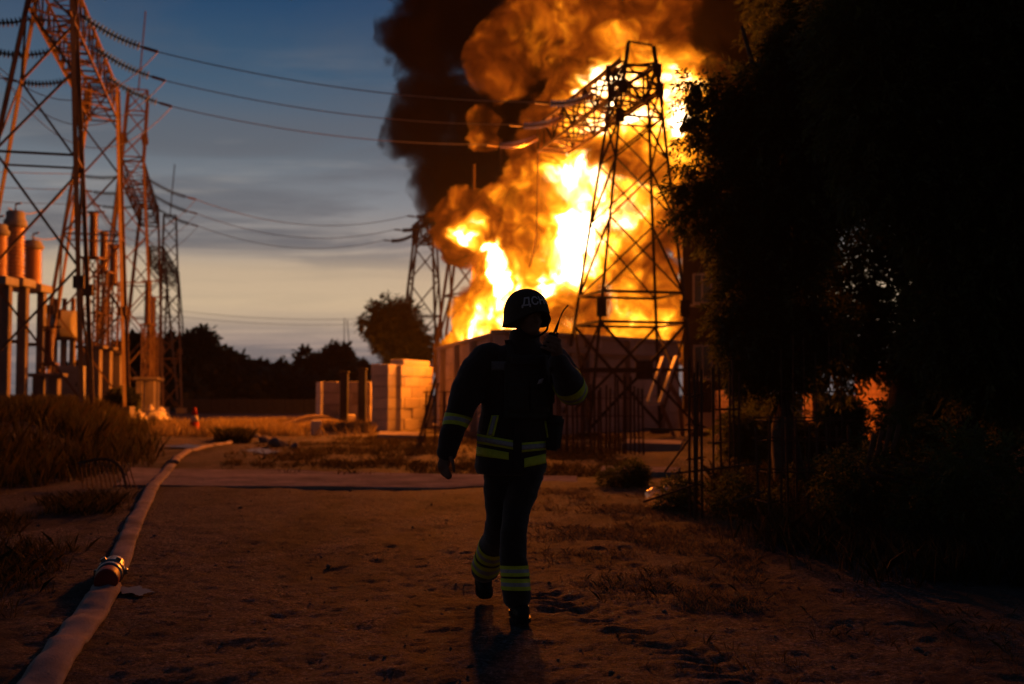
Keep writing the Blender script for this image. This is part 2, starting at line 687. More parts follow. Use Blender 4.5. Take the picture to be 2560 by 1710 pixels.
def beam_part(root, p, q, hw=0.5, hh=0.55, w=0.11, wb=0.06, mp=0.9):
    d = (q - p).normalized()
    side = Vector((d.y, -d.x, 0))
    up = Vector((0, 0, 1))
    b = empty('beam', (0, 0, 0), parent=root)
    A = rect(p, side, up, hw, hh)
    B = rect(q, side, up, hw, hh)
    box_truss(b, A, B, w, wb, 'beam', min_panel=mp, ratio=1.0)
    return b


def gpt(px, Y, z):
    """point at photo column px, depth Y, height z"""
    # photo column depends slightly on height through the tilt; solve by iteration on py
    dy = Y * CT + (z - CAMH) * ST
    return Vector(((px - 1280.0) / F * dy, Y, z))


ZB = 12.0
def gantry(label, loc, group=None):
    return empty('portal_gantry', loc, label, 'gantry', group)


# left gantry, nearest
A1b, A1t = gpt(48, 31, 0.6), gpt(137, 31, 12.7)
A2b, A2t = gpt(207, 42, 0.65), gpt(260, 42, 12.7)
gA = gantry('nearest portal gantry of fire-lit lattice steel on the left bank', A1b)
column_part(gA, A1b, A1t, 1.75, 0.48, 0.135, 0.062)
column_part(gA, A2b, A2t, 1.55, 0.48, 0.135, 0.062)
hb = Vector((0, 0, -0.6))
beamA0, beamA1 = A1t + hb, A2t + hb
beam_part(gA, beamA0 - DV * 1.0, beamA1 + DV * 0.6, w=0.09, wb=0.045)

# left gantry, second, with a lightning rod
B1b, B1t = gpt(308, 55, 0.5), gpt(332, 55, 12.7)
B2b, B2t = gpt(352, 69, 0.3), gpt(374, 69, 12.7)
gB = gantry('second portal gantry on the left, its near column carried up to a tall rod', B1b)
column_part(gB, B1b, B1t, 1.45, 0.5, 0.13, 0.06)
column_part(gB, B2b, B2t, 1.3, 0.5, 0.13, 0.06)
beamB0, beamB1 = B1t + hb, B2t + hb
beam_part(gB, beamB0 - DV * 0.8, beamB1 + DV * 0.8, w=0.09, wb=0.04, mp=1.3)
mB = gpt(346, 55, 16.0)
cB, _, _ = column_part(gB, B1t, mB, 0.5, 0.45, 0.12, 0.06, feet=False)
cB.name = 'lattice_mast'
strut('lightning_rod', mB, gpt(364, 55, 20.0), 0.07, gB, rod_mesh(M_steel))

# third, farther
C1b, C1t = gpt(424, 74, 0.2), gpt(425, 74, 12.9)
C2b, C2t = gpt(405, 80, 0.1), gpt(392, 80, 11.6)
C3b, C3t = gpt(440, 96, 0.0), gpt(432, 96, 11.6)
gC = gantry('farthest dark portal gantry on the left with a slim rod mast against the glow', C2b)
cm, _, _ = column_part(gC, C1b, C1t, 0.75, 0.38, 0.12, 0.06)
cm.name = 'lattice_mast'
strut('lightning_rod', C1t, gpt(437, 74, 16.3), 0.07, gC, rod_mesh(M_steel))
column_part(gC, C2b, C2t, 1.1, 0.45, 0.13, 0.07)
column_part(gC, C3b, C3t, 1.1, 0.45, 0.13, 0.07)
beam_part(gC, C2t + hb, C3t + hb + DV * 0.5, w=0.1, wb=0.045, mp=1.5)

# right gantry: the tower before the flames
Tb, Tt = gpt(1566, 34.5, 0.0), gpt(1590, 34.5, 11.3)
gD = gantry('tall lattice tower silhouetted against the flames with its beam running back into the fire', Tb)
tA = rect(Tb, EV, DV, 1.72, 1.5)
rl = gD.location
tC = empty('lattice_column', (0, 0, 0), parent=gD)
for p in tA:
    piece('footing', p - rl + Vector((0, 0, -0.1)), (0.55, 0.55, 0.5), tC, M_concrete_dark)
tB = rect(Tt, EV, DV, 0.52, 0.40)
for i in range(4):
    strut('leg', tA[i], tB[i], 0.10, tC, spin=i * math.pi / 2)


def lv(i, z):
    t = (z - tA[i].z) / (tB[i].z - tA[i].z)
    return tA[i].lerp(tB[i], t)


def brace(i, za, j, zb, w=0.058):
    strut('brace', lv(i, za), lv(j, zb), w, tC)


for i in range(4):
    j = (i + 1) % 4
    front = i in (0, 2)          # faces along EV (the broad faces that the camera sees)
    brace(i, 4.25, j, 4.25, 0.085)
    brace(i, 3.35, j, 3.35, 0.085)
    mid = (lv(i, 1.95) + lv(j, 1.95)) / 2
    strut('brace', lv(i, 3.35), mid, 0.075, tC)
    strut('brace', lv(j, 3.35), mid, 0.075, tC)
    strut('brace', mid, lv(i, 0.25), 0.07, tC)
    strut('brace', mid, lv(j, 0.25), 0.07, tC)
    brace(i, 1.95, j, 1.95, 0.09)
    zs = [4.25, 6.5, 8.3, 9.6, 10.5, 11.2]
    for k in range(len(zs) - 1):
        if front or k > 1:
            brace(i, zs[k], j, zs[k + 1])
            brace(j, zs[k], i, zs[k + 1])
        else:
            brace(i, zs[k], j, zs[k + 1])
    for z in (9.6, 10.5, 11.2):
        brace(i, z, j, z, 0.07)
mid = (lv(2, 1.95) + lv(3, 1.95)) / 2
piece('gusset', mid - rl, (0.5, 0.06, 0.55), tC, M_silhouette)
piece('gusset', lv(2, 3.8) - rl, (0.30, 0.06, 0.6), tC, M_silhouette)
piece('gusset', lv(3, 3.8) - rl, (0.30, 0.06, 0.5), tC, M_silhouette)
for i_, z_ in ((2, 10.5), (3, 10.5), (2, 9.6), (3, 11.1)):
    piece('gusset', lv(i_, z_) - rl, (0.26, 0.06, 0.42), tC, M_silhouette)
# the two horns on top with their tie bar
h0, h1 = gpt(1571, 34.2, 11.98), gpt(1632, 34.2, 11.85)
strut('horn', lv(2, 10.3), h0, 0.14, gD)
strut('horn', lv(3, 10.0), h1, 0.14, gD)
strut('tie_bar', h0, h1, 0.05, gD)
strut('horn', lv(1, 10.3), h0 + Vector((-0.55, 0.9, -0.45)), 0.11, gD)
beamD0 = Vector((Tt.x, Tt.y, 10.9))
beamD1 = beamD0 + DV * 8.6
beam_part(gD, beamD0 - DV * 0.3, beamD1, 0.58, 0.48, 0.125, 0.075, 0.9)
# bent ladder bracket hanging on the right legs
lb = empty('ladder_bracket', (0, 0, 0), parent=gD)
lp = [gpt(1657, 34.0, 0), gpt(1692, 34.0, 0)]
def lpt(px, py):
    return at(px, py, 33.6)
def plate(name, p0, p1, deep, thin):
    if 'plate' not in UNIT:
        me = bpy.data.meshes.new('flat_bar')
        me.from_pydata([(x, y, z) for z in (0, 1) for x, y in ((-.5, -.5), (.5, -.5), (.5, .5), (-.5, .5))], [], [[3, 2, 1, 0], [4, 5, 6, 7], [0, 1, 5, 4], [1, 2, 6, 5], [2, 3, 7, 6], [3, 0, 4, 7]])
        me.materials.append(M_steel)
        UNIT['plate'] = me
    o = bpy.data.objects.new(name, UNIT['plate'])
    col.objects.link(o)
    o.parent = lb
    o.matrix_local = Matrix.Translation(-parent_world(lb)) @ between(p0, p1, deep, thin)
    o.material_slots[0].link = 'OBJECT'
    o.material_slots[0].material = M_zinc


M_zinc = noisy('bright_zinc', (0.42, 0.40, 0.37), (0.52, 0.50, 0.46), 3, 0.5, 0)
plate('rail', lpt(1658, 892), lpt(1620, 1004), 0.55, 0.06)
plate('rail', lpt(1691, 890), lpt(1649, 1006), 0.55, 0.06)
plate('rung', lpt(1618, 1008), lpt(1650, 1009), 0.4, 0.10)
strut('rail', lpt(1670, 958), lpt(1698, 1003), 0.12, lb)
strut('rail', lpt(1698, 1003), lpt(1706, 1100), 0.12, lb)
strut('rail', lpt(1650, 1009), lpt(1690, 1106), 0.11, lb)
strut('rail', lpt(1450, 888), lpt(1462, 918), 0.11, lb)

# gantry beyond the block stacks
E1b, E1t = gpt(1047, 74, 0), gpt(1064, 74, 12.4)
E2b, E2t = gpt(1150, 60, 0), gpt(1178, 60, 12.4)
gE = gantry('dark portal gantry rising behind the block stacks left of the flames', E1b)
column_part(gE, E1b, E1t, 1.5, 0.55, 0.17, 0.09)
column_part(gE, E2b, E2t, 1.55, 0.5, 0.17, 0.09)
beam_part(gE, E2t + hb - DV * 0.6, E1t + hb + DV * 1.8, 0.55, 0.6, 0.13, 0.08)

# bare poles standing in the smoke
for px, Yp, zt, lab in ((1185, 47.5, 10.9, 'slim steel pole standing in the black smoke'), (1252, 48.5, 12.2, 'taller steel pole in the smoke beside the fireball')):
    b0, t0 = gpt(px - 3, Yp, 0), gpt(px, Yp, zt)
    o = bpy.data.objects.new('steel_pole', rod_mesh(M_silhouette, 10))
    col.objects.link(o)
    o.matrix_world = between(b0, t0, 0.14)
    tag(o, lab, 'pole')
# far tall lattice mast above the trees
fb, ft = gpt(1850, 62, 0), gpt(1852, 62, 27)
gF = empty('radio_mast', fb, 'dim grey lattice mast showing high behind the right-hand tree', 'mast')
column_part(gF, fb, ft, 1.0, 0.8, 0.13, 0.06)
for o in [q for q in bpy.data.objects if q.type == 'MESH' and q.parent is not None and q.parent.parent is gF]:
    for sl in o.material_slots:
        sl.link = 'OBJECT'
        sl.material = M_silhouette


# ------------------------------------------------------------------ insulators and wires
def tube_mesh(name, pts, r, sides=6):
    V, Fc = [], []
    n = len(pts)
    for i, p in enumerate(pts):
        d = (pts[min(i + 1, n - 1)] - pts[max(i - 1, 0)]).normalized()
        x = d.cross(Vector((0, 0, 1)))
        if x.length < 1e-3:
            x = Vector((1, 0, 0))
        x.normalize()
        y = d.cross(x)
        rr = r[i] if isinstance(r, (list, tuple)) else r
        for k in range(sides):
            a = 2 * math.pi * k / sides
            V.append(p + x * math.cos(a) * rr + y * math.sin(a) * rr)
        if i:
            for k in range(sides):
                Fc.append([(i - 1) * sides + k, (i - 1) * sides + (k + 1) % sides, i * sides + (k + 1) % sides, i * sides + k])
    Fc.append(list(range(sides - 1, -1, -1)))
    Fc.append([(n - 1) * sides + k for k in range(sides)])
    me = bpy.data.meshes.new(name)
    me.from_pydata([tuple(v) for v in V], [], Fc)
    return me


def lathe(name, prof, mat, parent=None, sides=16, smooth=True, M=None):
    V, Fc = [], []
    for r, z in prof:
        for k in range(sides):
            a = 2 * math.pi * k / sides
            V.append(Vector((r * math.cos(a), r * math.sin(a), z)))
    if M is not None:
        V = [M @ v for v in V]
    for i in range(len(prof) - 1):
        for k in range(sides):
            Fc.append([i * sides + k, i * sides + (k + 1) % sides, (i + 1) * sides + (k + 1) % sides, (i + 1) * sides + k])
    Fc.append(list(range(sides - 1, -1, -1)))
    Fc.append([(len(prof) - 1) * sides + k for k in range(sides)])
    return mesh_from(name, V, Fc, mat, parent, smooth)


def sag(p, q, s, n=24):
    return [p.lerp(q, t) - Vector((0, 0, 4 * s * t * (1 - t))) for t in np.linspace(0, 1, n)]


def insulator(p, q, label, group, sagm=0.12, disc=0.125, mat=None):
    """a string of cap-and-pin discs from the beam point p to the conductor clamp q"""
    root = empty('insulator_string', p, label, 'insulator', group)
    pts = sag(p, q, sagm, 26)
    V, Fc = [], []
    s = 8
    for i in range(15):
        fi = 2.0 + i * 1.5
        c = pts[int(fi)].lerp(pts[int(fi) + 1], fi - int(fi))
        d = (pts[int(fi) + 1] - pts[int(fi) - 1]).normalized()
        x = d.cross(Vector((0, 0, 1))).normalized()
        y = d.cross(x)
        b = len(V)
        for rr, off in ((0.04, -0.045), (disc * 1.15, 0.0), (disc * 1.05, 0.014), (0.04, 0.02)):
            for k in range(s):
                a = 2 * math.pi * k / s
                V.append(c + d * off + x * math.cos(a) * rr + y * math.sin(a) * rr - p)
        for r in range(3):
            for k in range(s):
                Fc.append([b + r * s + k, b + r * s + (k + 1) % s, b + (r + 1) * s + (k + 1) % s, b + (r + 1) * s + k])
    discs = mesh_from('discs', V, Fc, mat or M_glass_disc, root)
    discs['kind'] = 'stuff'
    core = link('core', tube_mesh('core', [a - p for a in pts], 0.028), M_dark, root)
    d = (pts[-1] - pts[-2]).normalized()
    link('clamp', tube_mesh('clamp', [pts[-1] - p, pts[-1] + d * 0.42 - p], 0.05), M_steel, root)
    return pts[-1] + d * 0.42


def wire(name, p, q, s, r, label, group=None, n=30):
    me = tube_mesh(name, [a - p for a in sag(p, q, s, n)], r, 5)
    o = link(name, me, M_cable)
    o.location = p
    return tag(o, label, 'cable', group)


ordw = ['nearest', 'middle', 'farthest']
aL = [(0.12, 'first'), (0.40, 'second'), (0.70, 'third')]
Dst = [1.9, 5.0, 8.2]
for k in range(3):
    a = beamA0.lerp(beamA1, aL[k][0]) + EV * 0.5 + Vector((0, 0, 0.1))
    b = beamD0 + DV * Dst[k] - EV * 0.62
    hdir = (b - a)
    hdir.z = 0
    hdir.normalize()
    qa = insulator(a, a + hdir * 1.75 + Vector((0, 0, -0.82)), f'{ordw[k]} disc insulator string sloping right from the beam of the nearest left gantry', 'insulator strings on the nearest left gantry', 0.10)
    qb = insulator(b, b - hdir * 1.6 + Vector((0, 0, -0.42)), f'{ordw[k]} insulator string pulling left from the beam of the tower before the flames', 'insulator strings on the fire tower', 0.12, 0.12, M_ceram)
    wire('conductor', qa, qb, 0.35, 0.017, f'{["uppermost", "middle", "lowest"][k]} of the three long conductors crossing from the left gantry to the fire tower', 'long conductors over the yard')
    # strings on the other side of the beam
    a2 = beamA0.lerp(beamA1, aL[k][0]) - EV * 0.5 + Vector((0, 0, 0.0))
    q2 = insulator(a2, a2 - hdir * 1.9 + Vector((0, 0, -0.25)), f'{ordw[k]} insulator string leaving the nearest left gantry towards the frame edge', 'insulator strings on the nearest left gantry', 0.16)
    wire('conductor', q2, q2 - hdir * 14 + Vector((0, 0, -0.4)), 0.3, 0.022, f'{ordw[k]} conductor running off to the left of the nearest gantry', 'conductors left of the gantry')
    wire('jumper_cable', qa, q2, 1.9, 0.014, f'{ordw[k]} slack jumper cable looping under the beam of the nearest left gantry', 'jumper cables')
    # second gantry to the gantry behind the fire
    a = beamB0.lerp(beamB1, (0.1, 0.42, 0.75)[k]) + EV * 0.5
    b = (E2t + hb).lerp(E1t + hb, (0.30, 0.68, 1.02)[k]) - EV * 0.55
    hdir = (b - a)
    hdir.z = 0
    hdir.normalize()
    qa = insulator(a, a + hdir * 2.1 + Vector((0, 0, -0.85)), f'{ordw[k]} insulator string sloping right from the second left gantry', 'insulator strings on the second left gantry', 0.12, 0.12)
    qb = insulator(b, b - hdir * 1.9 + Vector((0, 0, -0.65)), f'{ordw[k]} insulator string drooping from the dark gantry left of the flames', 'insulator strings on the dark far gantry', 0.18, 0.12, M_dark)
    wire('conductor', qa, qb, 0.9, 0.018, f'{["uppermost", "middle", "lowest"][k]} of the three far conductors low over the pale sky', 'far conductors')
    a3 = beamB0.lerp(beamB1, (0.1, 0.42, 0.75)[k]) - EV * 0.5
    q3 = insulator(a3, a3 - hdir * 2.0 + Vector((0, 0, -0.15)), f'{ordw[k]} insulator string on the left side of the second gantry', 'insulator strings on the second left gantry', 0.1, 0.11)
    wire('conductor', q3, q3 - hdir * 22 + Vector((0, 0, 0.3)), 0.5, 0.02, f'{ordw[k]} thin conductor running left from the second gantry', 'conductors left of the second gantry')
    wire('jumper_cable', qa, q3, 2.2, 0.014, f'{ordw[k]} slack jumper under the second left gantry', 'jumper cables of the second gantry')
for k, (y0, y1) in enumerate(((770, 792), (785, 806))):
    wire('conductor', at(400, y0, 110 + 4 * k), at(1000, y1, 104 + 4 * k), 0.6, 0.02, ['upper', 'lower'][k] + ' of two faint distant wires low in the cream sky', 'faint distant wires')
# torn wire hanging in front of the flames
tw = [at(1345, 376, 43.6), at(1343, 500, 43.5), at(1341, 590, 43.5), at(1334, 630, 43.5), at(1324, 668, 43.4)]
o = link('torn_wire', tube_mesh('torn_wire', [p - tw[0] for p in tw], 0.035, 5), M_silhouette)
o.location = tw[0]
tag(o, 'torn wire dangling with a bent end before the orange smoke', 'cable')
# the tower before the flames is coloured as a silhouette: same bars, darker steel
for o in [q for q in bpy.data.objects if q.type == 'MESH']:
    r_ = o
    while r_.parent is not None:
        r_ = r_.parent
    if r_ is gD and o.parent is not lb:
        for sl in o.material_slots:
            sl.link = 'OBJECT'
            sl.material = M_silhouette
# ------------------------------------------------------------------ the fire and its smoke
FY = 48.0      # depth of the burning transformer


def blob(px, py, r, dy=0.0, w=1.0, sx=1.0, sz=1.0):
    c = at(px, py, FY + dy)
    return (c, r / F * (FY + dy), w, sx, sz)


def union_mesh(name, blobs, grow, voxel):
    bm = bmesh.new()
    for c, r, w, ax, az in blobs:
        M = Matrix.Translation(c) @ Matrix.Diagonal((r * grow * ax, r * grow * 0.8, r * grow * az, 1))
        bmesh.ops.create_icosphere(bm, subdivisions=3, radius=1.0, matrix=M)
    me = bpy.data.meshes.new(name)
    bm.to_mesh(me)
    bm.free()
    o = bpy.data.objects.new(name, me)
    col.objects.link(o)
    rm = o.modifiers.new('remesh', 'REMESH')
    rm.mode = 'VOXEL'
    rm.voxel_size = voxel
    sm = o.modifiers.new('smooth', 'SMOOTH')
    sm.iterations = 4
    dg = bpy.context.evaluated_depsgraph_get()
    me2 = bpy.data.meshes.new_from_object(o.evaluated_get(dg))
    me2.name = name
    o.modifiers.clear()
    o.data = me2
    bpy.data.meshes.remove(me)
    # lumpy outline
    n = len(me2.vertices)
    co = np.empty(n * 3, np.float32)
    me2.vertices.foreach_get('co', co)
    no = np.empty(n * 3, np.float32)
    me2.vertices.foreach_get('normal', no)
    co = co.reshape(-1, 3)
    no = no.reshape(-1, 3)
    d = np.array([mnoise.fractal(Vector(p) * 0.9, 0.6, 2.0, 4) for p in co], np.float32)
    co += no * (d[:, None] * 0.22)
    me2.vertices.foreach_set('co', co.ravel())
    me2.update()
    me2.polygons.foreach_set('use_smooth', [True] * len(me2.polygons))
    return o


def blob_field(n, p, blobs):
    acc = None
    for c, r, w, ax, az in blobs:
        d = n.v('SUBTRACT', p, tuple(c))
        if ax != 1.0 or az != 1.0:
            d = n.v('MULTIPLY', d, (1 / ax, 1.0, 1 / az))
        f = n.m('MULTIPLY_ADD', n.v('LENGTH', d), -w / r, w)
        acc = f if acc is None else n.m('SMOOTH_MAX', acc, f, 0.08)
    return acc


# body of the flames, and upper smoke made to glow for firelight: (pixel x, pixel y, radius in pixels, depth offset)
FIRE = [blob(1540, 520, 185), blob(1480, 640, 160, -0.5), blob(1600, 300, 200, -2.2), blob(1470, 270, 125, -2.2), blob(1700, 420, 135, 1.0),
        blob(1360, 560, 150), blob(1380, 430, 130, 0.6), blob(1420, 770, 160, -0.6), blob(1270, 790, 145, -0.3), blob(1222, 815, 84, -0.5), blob(1150, 868, 44, -0.8, 1, 1.5, 0.7),
        blob(1262, 665, 104, -0.6), blob(1160, 565, 98, -1.2), blob(1270, 560, 105, 0.2), blob(1590, 780, 165, 0.0), blob(1690, 830, 110, 0.2, 1, 1.3, 0.8),
        blob(1700, 220, 125, -1.4), blob(1560, 160, 115, -1.4), blob(1700, 560, 80, 1.0), blob(1350, 280, 60, 0.8),
        blob(1260, 150, 105, 2.4), blob(1400, 70, 140, 2.2), blob(1560, 40, 160, 1.6), blob(1665, 70, 108, 1.2), blob(1205, 320, 62, 2.2), blob(1290, 90, 90, 2.5), blob(1760, 330, 70, -1.0), blob(1765, 250, 88, -1.4)]
HOT = [blob(1510, 500, 200, -1.0, 1.15), blob(1450, 610, 160, -1.5, 1.18), blob(1430, 700, 90, -1.6, 1.2), blob(1590, 450, 110, -1.0, 1.2),
       blob(1232, 690, 84, -2.2, 1.3), blob(1224, 645, 72, -2.2, 1.25), blob(1525, 740, 72, -1.2, 1.1), blob(1420, 800, 100, -1.4, 0.85),
       blob(1670, 290, 120, -4.4, 0.92), blob(1590, 290, 110, -4.4, 0.95), blob(1465, 285, 130, -4.2, 0.9), blob(1550, 215, 150, -4.0, 0.75), blob(1660, 260, 240, -4.4, 0.72), blob(1600, 790, 200, -2.0, 0.52), blob(1250, 800, 210, -2.2, 0.62), blob(1650, 400, 150, -2.6, 0.5), blob(1425, 660, 100, -2.6, 1.2), blob(1335, 700, 175, -2.6, 0.72), blob(1330, 570, 130, -2.2, 0.42),
       blob(1280, 790, 170, -1.2, 0.7), blob(1170, 840, 120, -1.2, 0.62), blob(1350, 500, 150, -0.6, 0.55), blob(1650, 190, 150, -2.6, 0.6),
       blob(1150, 580, 66, -2.6, 0.85), blob(1205, 560, 50, -2.4, 0.6), blob(1560, 350, 190, -1.4, 0.6), blob(1735, 250, 130, -3.4, 0.72), blob(1745, 350, 80, -3.0, 0.5), blob(1560, 140, 150, -1.4, 0.36), blob(1400, 60, 160, 0.6, 0.12)]


def fire_material():
    m = bpy.data.materials.new('flame')
    m.use_nodes = True
    n = NT(m.node_tree)
    P = n.node('ShaderNodeNewGeometry').outputs['Position']
    w1 = n.v('SCALE', n.v('SUBTRACT', n.noise(P, 0.42, 2, 0.5, out='Color'), (0.5, 0.5, 0.5)), None, 2.6)
    p1 = n.v('ADD', P, w1)
    w2 = n.v('SCALE', n.v('SUBTRACT', n.noise(p1, 1.5, 2, 0.5, out='Color'), (0.5, 0.5, 0.5)), None, 0.9)
    p2 = n.v('ADD', p1, w2)
    sd = blob_field(n, p2, FIRE)
    hot = blob_field(n, p2, HOT)
    bil = n.m('ABSOLUTE', n.m('SUBTRACT', n.noise(n.v('MULTIPLY', p1, (1, 1, 0.85)), 0.42, 4, 0.55, 0.2), 0.5))
    bil2 = n.m('ABSOLUTE', n.m('SUBTRACT', n.noise(p1, 1.05, 3, 0.5, 0.2), 0.5))
    fine = n.noise(p2, 1.9, 4, 0.6)
    # higher up, torn smoke glows by emission in place of firelight on it
    hgt = n.sep(P)[2]
    ragged = n.maprange(hgt, 12.0, 15.5, 0.45, 1.5)
    soft = n.maprange(hgt, 12.0, 15.5, 0.16, 0.42)
    thick = n.maprange(hgt, 12.0, 15.0, 7.0, 2.2)
    dens = n.m('MULTIPLY', n.maprange(n.m('ADD', sd, n.m('MULTIPLY', n.m('SUBTRACT', fine, 0.5), ragged)), 0.02, soft, 0, 1), thick)
    # q = log2 of the flame's radiance
    q = n.m('MULTIPLY_ADD', n.m('MAXIMUM', hot, 0.0), 9.5, -2.35)
    q = n.m('ADD', q, n.m('MULTIPLY_ADD', n.m('MINIMUM', bil, 0.16), 16.0, -1.35))
    q = n.m('ADD', q, n.m('MULTIPLY_ADD', n.m('MINIMUM', bil2, 0.16), 10.0, -0.9))
    q = n.m('ADD', q, n.m('MULTIPLY', n.m('SUBTRACT', fine, 0.5), 4.0))
    q = n.m('MINIMUM', q, 3.7)
    k = n.m('POWER', 2.0, q)
    colr = n.ramp(n.maprange(q, -5, 5, 0, 1), [(0.0, (1.0, 0.13, 0.012)), (0.33, (1.0, 0.16, 0.008)), (0.5, (1.0, 0.23, 0.006)), (0.62, (1.0, 0.29, 0.010)), (0.76, (1.0, 0.36, 0.03)), (0.87, (1.0, 0.75, 0.42))])
    ab = n.node('ShaderNodeVolumeAbsorption')
    ab.inputs['Color'].default_value = (0, 0, 0, 1)
    n.put(ab.inputs['Density'], dens)
    em = n.node('ShaderNodeEmission')
    n.put(em.inputs[0], colr)
    n.put(em.inputs[1], n.m('MULTIPLY', dens, k))
    add = n.node('ShaderNodeAddShader')
    n.nt.links.new(ab.outputs[0], add.inputs[0])
    n.nt.links.new(em.outputs[0], add.inputs[1])
    out = n.node('ShaderNodeOutputMaterial')
    n.nt.links.new(add.outputs[0], out.inputs['Volume'])
    # the outer skin is thin hot gas: almost clear
    tr = n.node('ShaderNodeBsdfTransparent')
    es = n.node('ShaderNodeEmission')
    es.inputs[0].default_value = (1, 0.25, 0.02, 1)
    es.inputs[1].default_value = 0.25
    mx = n.node('ShaderNodeMixShader')
    mx.inputs[0].default_value = 0.004
    n.nt.links.new(tr.outputs[0], mx.inputs[1])
    n.nt.links.new(es.outputs[0], mx.inputs[2])
    n.nt.links.new(mx.outputs[0], out.inputs['Surface'])
    m.cycles.volume_step_rate = 0.13
    m.cycles.volume_sampling = 'DISTANCE'
    m.cycles.emission_sampling = 'NONE'
    return m


SMOKE = [blob(1060, 100, 130, 5), blob(1180, 60, 130, 5), blob(1090, 230, 115, 5), blob(1060, 340, 110, 5), blob(1130, 430, 125, 5), blob(1230, 330, 150, 5),
         blob(1300, 180, 150, 5), blob(1400, 60, 170, 5.5), blob(1560, 40, 170, 5.5), blob(1700, 60, 150, 5.5), blob(1240, 480, 110, 4.5), blob(1120, 510, 75, 4.5),
         blob(1100, -60, 150, 5), blob(1300, -100, 170, 5), blob(1550, -100, 190, 5), blob(1780, -40, 170, 5.5), blob(1790, 180, 110, 5.5),
         blob(975, 350, 32, 4.5), blob(1800, 70, 95, -1.5), blob(1800, 190, 60, -3.0), blob(1775, 130, 45, -2.0), blob(1880, 60, 125, 1.0), blob(1900, 200, 120, 1.5), blob(2000, 90, 140, 2.0), blob(1862, 310, 80, 2.0), blob(1340, 400, 62, 0.2), blob(1290, 505, 55, -1.2), blob(1310, 600, 38, -1.8), blob(1450, 190, 60, 1.5), blob(1210, 320, 62, 2.0), blob(1330, 120, 100, 2.5)]


def smoke_material():
    m = bpy.data.materials.new('black_smoke')
    m.use_nodes = True
    n = NT(m.node_tree)
    P = n.node('ShaderNodeNewGeometry').outputs['Position']
    w1 = n.v('SCALE', n.v('SUBTRACT', n.noise(P, 0.35, 2, 0.5, out='Color'), (0.5, 0.5, 0.5)), None, 2.4)
    p1 = n.v('ADD', P, w1)
    w2 = n.v('SCALE', n.v('SUBTRACT', n.noise(p1, 1.2, 3, 0.55, out='Color'), (0.5, 0.5, 0.5)), None, 1.5)
    p2 = n.v('ADD', p1, w2)
    sd = blob_field(n, p2, SMOKE)
    bil = n.m('ABSOLUTE', n.m('SUBTRACT', n.noise(p1, 0.7, 4, 0.55), 0.5))
    e = n.m('ADD', sd, n.m('MULTIPLY_ADD', bil, 1.6, -0.2))
    dens = n.m('MULTIPLY', n.maprange(e, 0.02, 0.28, 0, 1), 2.6)
    pv = n.node('ShaderNodeVolumePrincipled')
    pv.inputs['Color'].default_value = (0.022, 0.019, 0.018, 1)
    pv.inputs['Anisotropy'].default_value = 0.0
    n.put(pv.inputs['Density'], dens)
    out = n.node('ShaderNodeOutputMaterial')
    n.nt.links.new(pv.outputs[0], out.inputs['Volume'])
    tr = n.node('ShaderNodeBsdfTransparent')
    df = n.node('ShaderNodeBsdfDiffuse')
    df.inputs[0].default_value = (0.05, 0.045, 0.04, 1)
    mx = n.node('ShaderNodeMixShader')
    mx.inputs[0].default_value = 0.004
    n.nt.links.new(tr.outputs[0], mx.inputs[1])
    n.nt.links.new(df.outputs[0], mx.inputs[2])
    n.nt.links.new(mx.outputs[0], out.inputs['Surface'])
    m.cycles.volume_step_rate = 0.2
    m.cycles.volume_sampling = 'MULTIPLE_IMPORTANCE'
    return m


fire = union_mesh('fire', FIRE, 1.06, 0.28)
fire.data.materials.clear()
fire.data.materials.append(fire_material())
tag(fire, 'roaring yellow and orange fireball rising from behind the concrete block wall', 'fire')
smoke = union_mesh('smoke', SMOKE, 1.06, 0.32)
smoke.data.materials.clear()
smoke.data.materials.append(smoke_material())
tag(smoke, 'thick black oil smoke plume drifting left above the fire', 'smoke', kind='stuff')


def fire_lamp(px, py, Y, power, radius):
    L = bpy.data.lights.new('fire_glow', 'POINT')
    L.energy = power
    L.color = (1.0, 0.205, 0.010)
    L.shadow_soft_size = radius
    o = bpy.data.objects.new('fire_glow', L)
    o.location = at(px, py, Y)
    col.objects.link(o)
    return o


fire_lamp(1470, 480, 44.0, 7500, 1.2)
fire_lamp(1195, 640, 45.2, 22000, 0.6)
fire_lamp(1640, 215, 41.5, 7500, 1.4)
# ------------------------------------------------------------------ block walls
def block_obj(parent, c, size, rotz, mat, name='block', me=None):
    me = me or unit_box(0.02)
    if len(me.materials) == 0:
        me.materials.append(mat)
    o = bpy.data.objects.new(name, me)
    col.objects.link(o)
    o.parent = parent
    o.location = Vector(c) - parent_world(parent)
    o.rotation_euler = (0, 0, rotz)
    o.scale = size
    o.material_slots[0].link = 'OBJECT'
    o.material_slots[0].material = mat
    return o


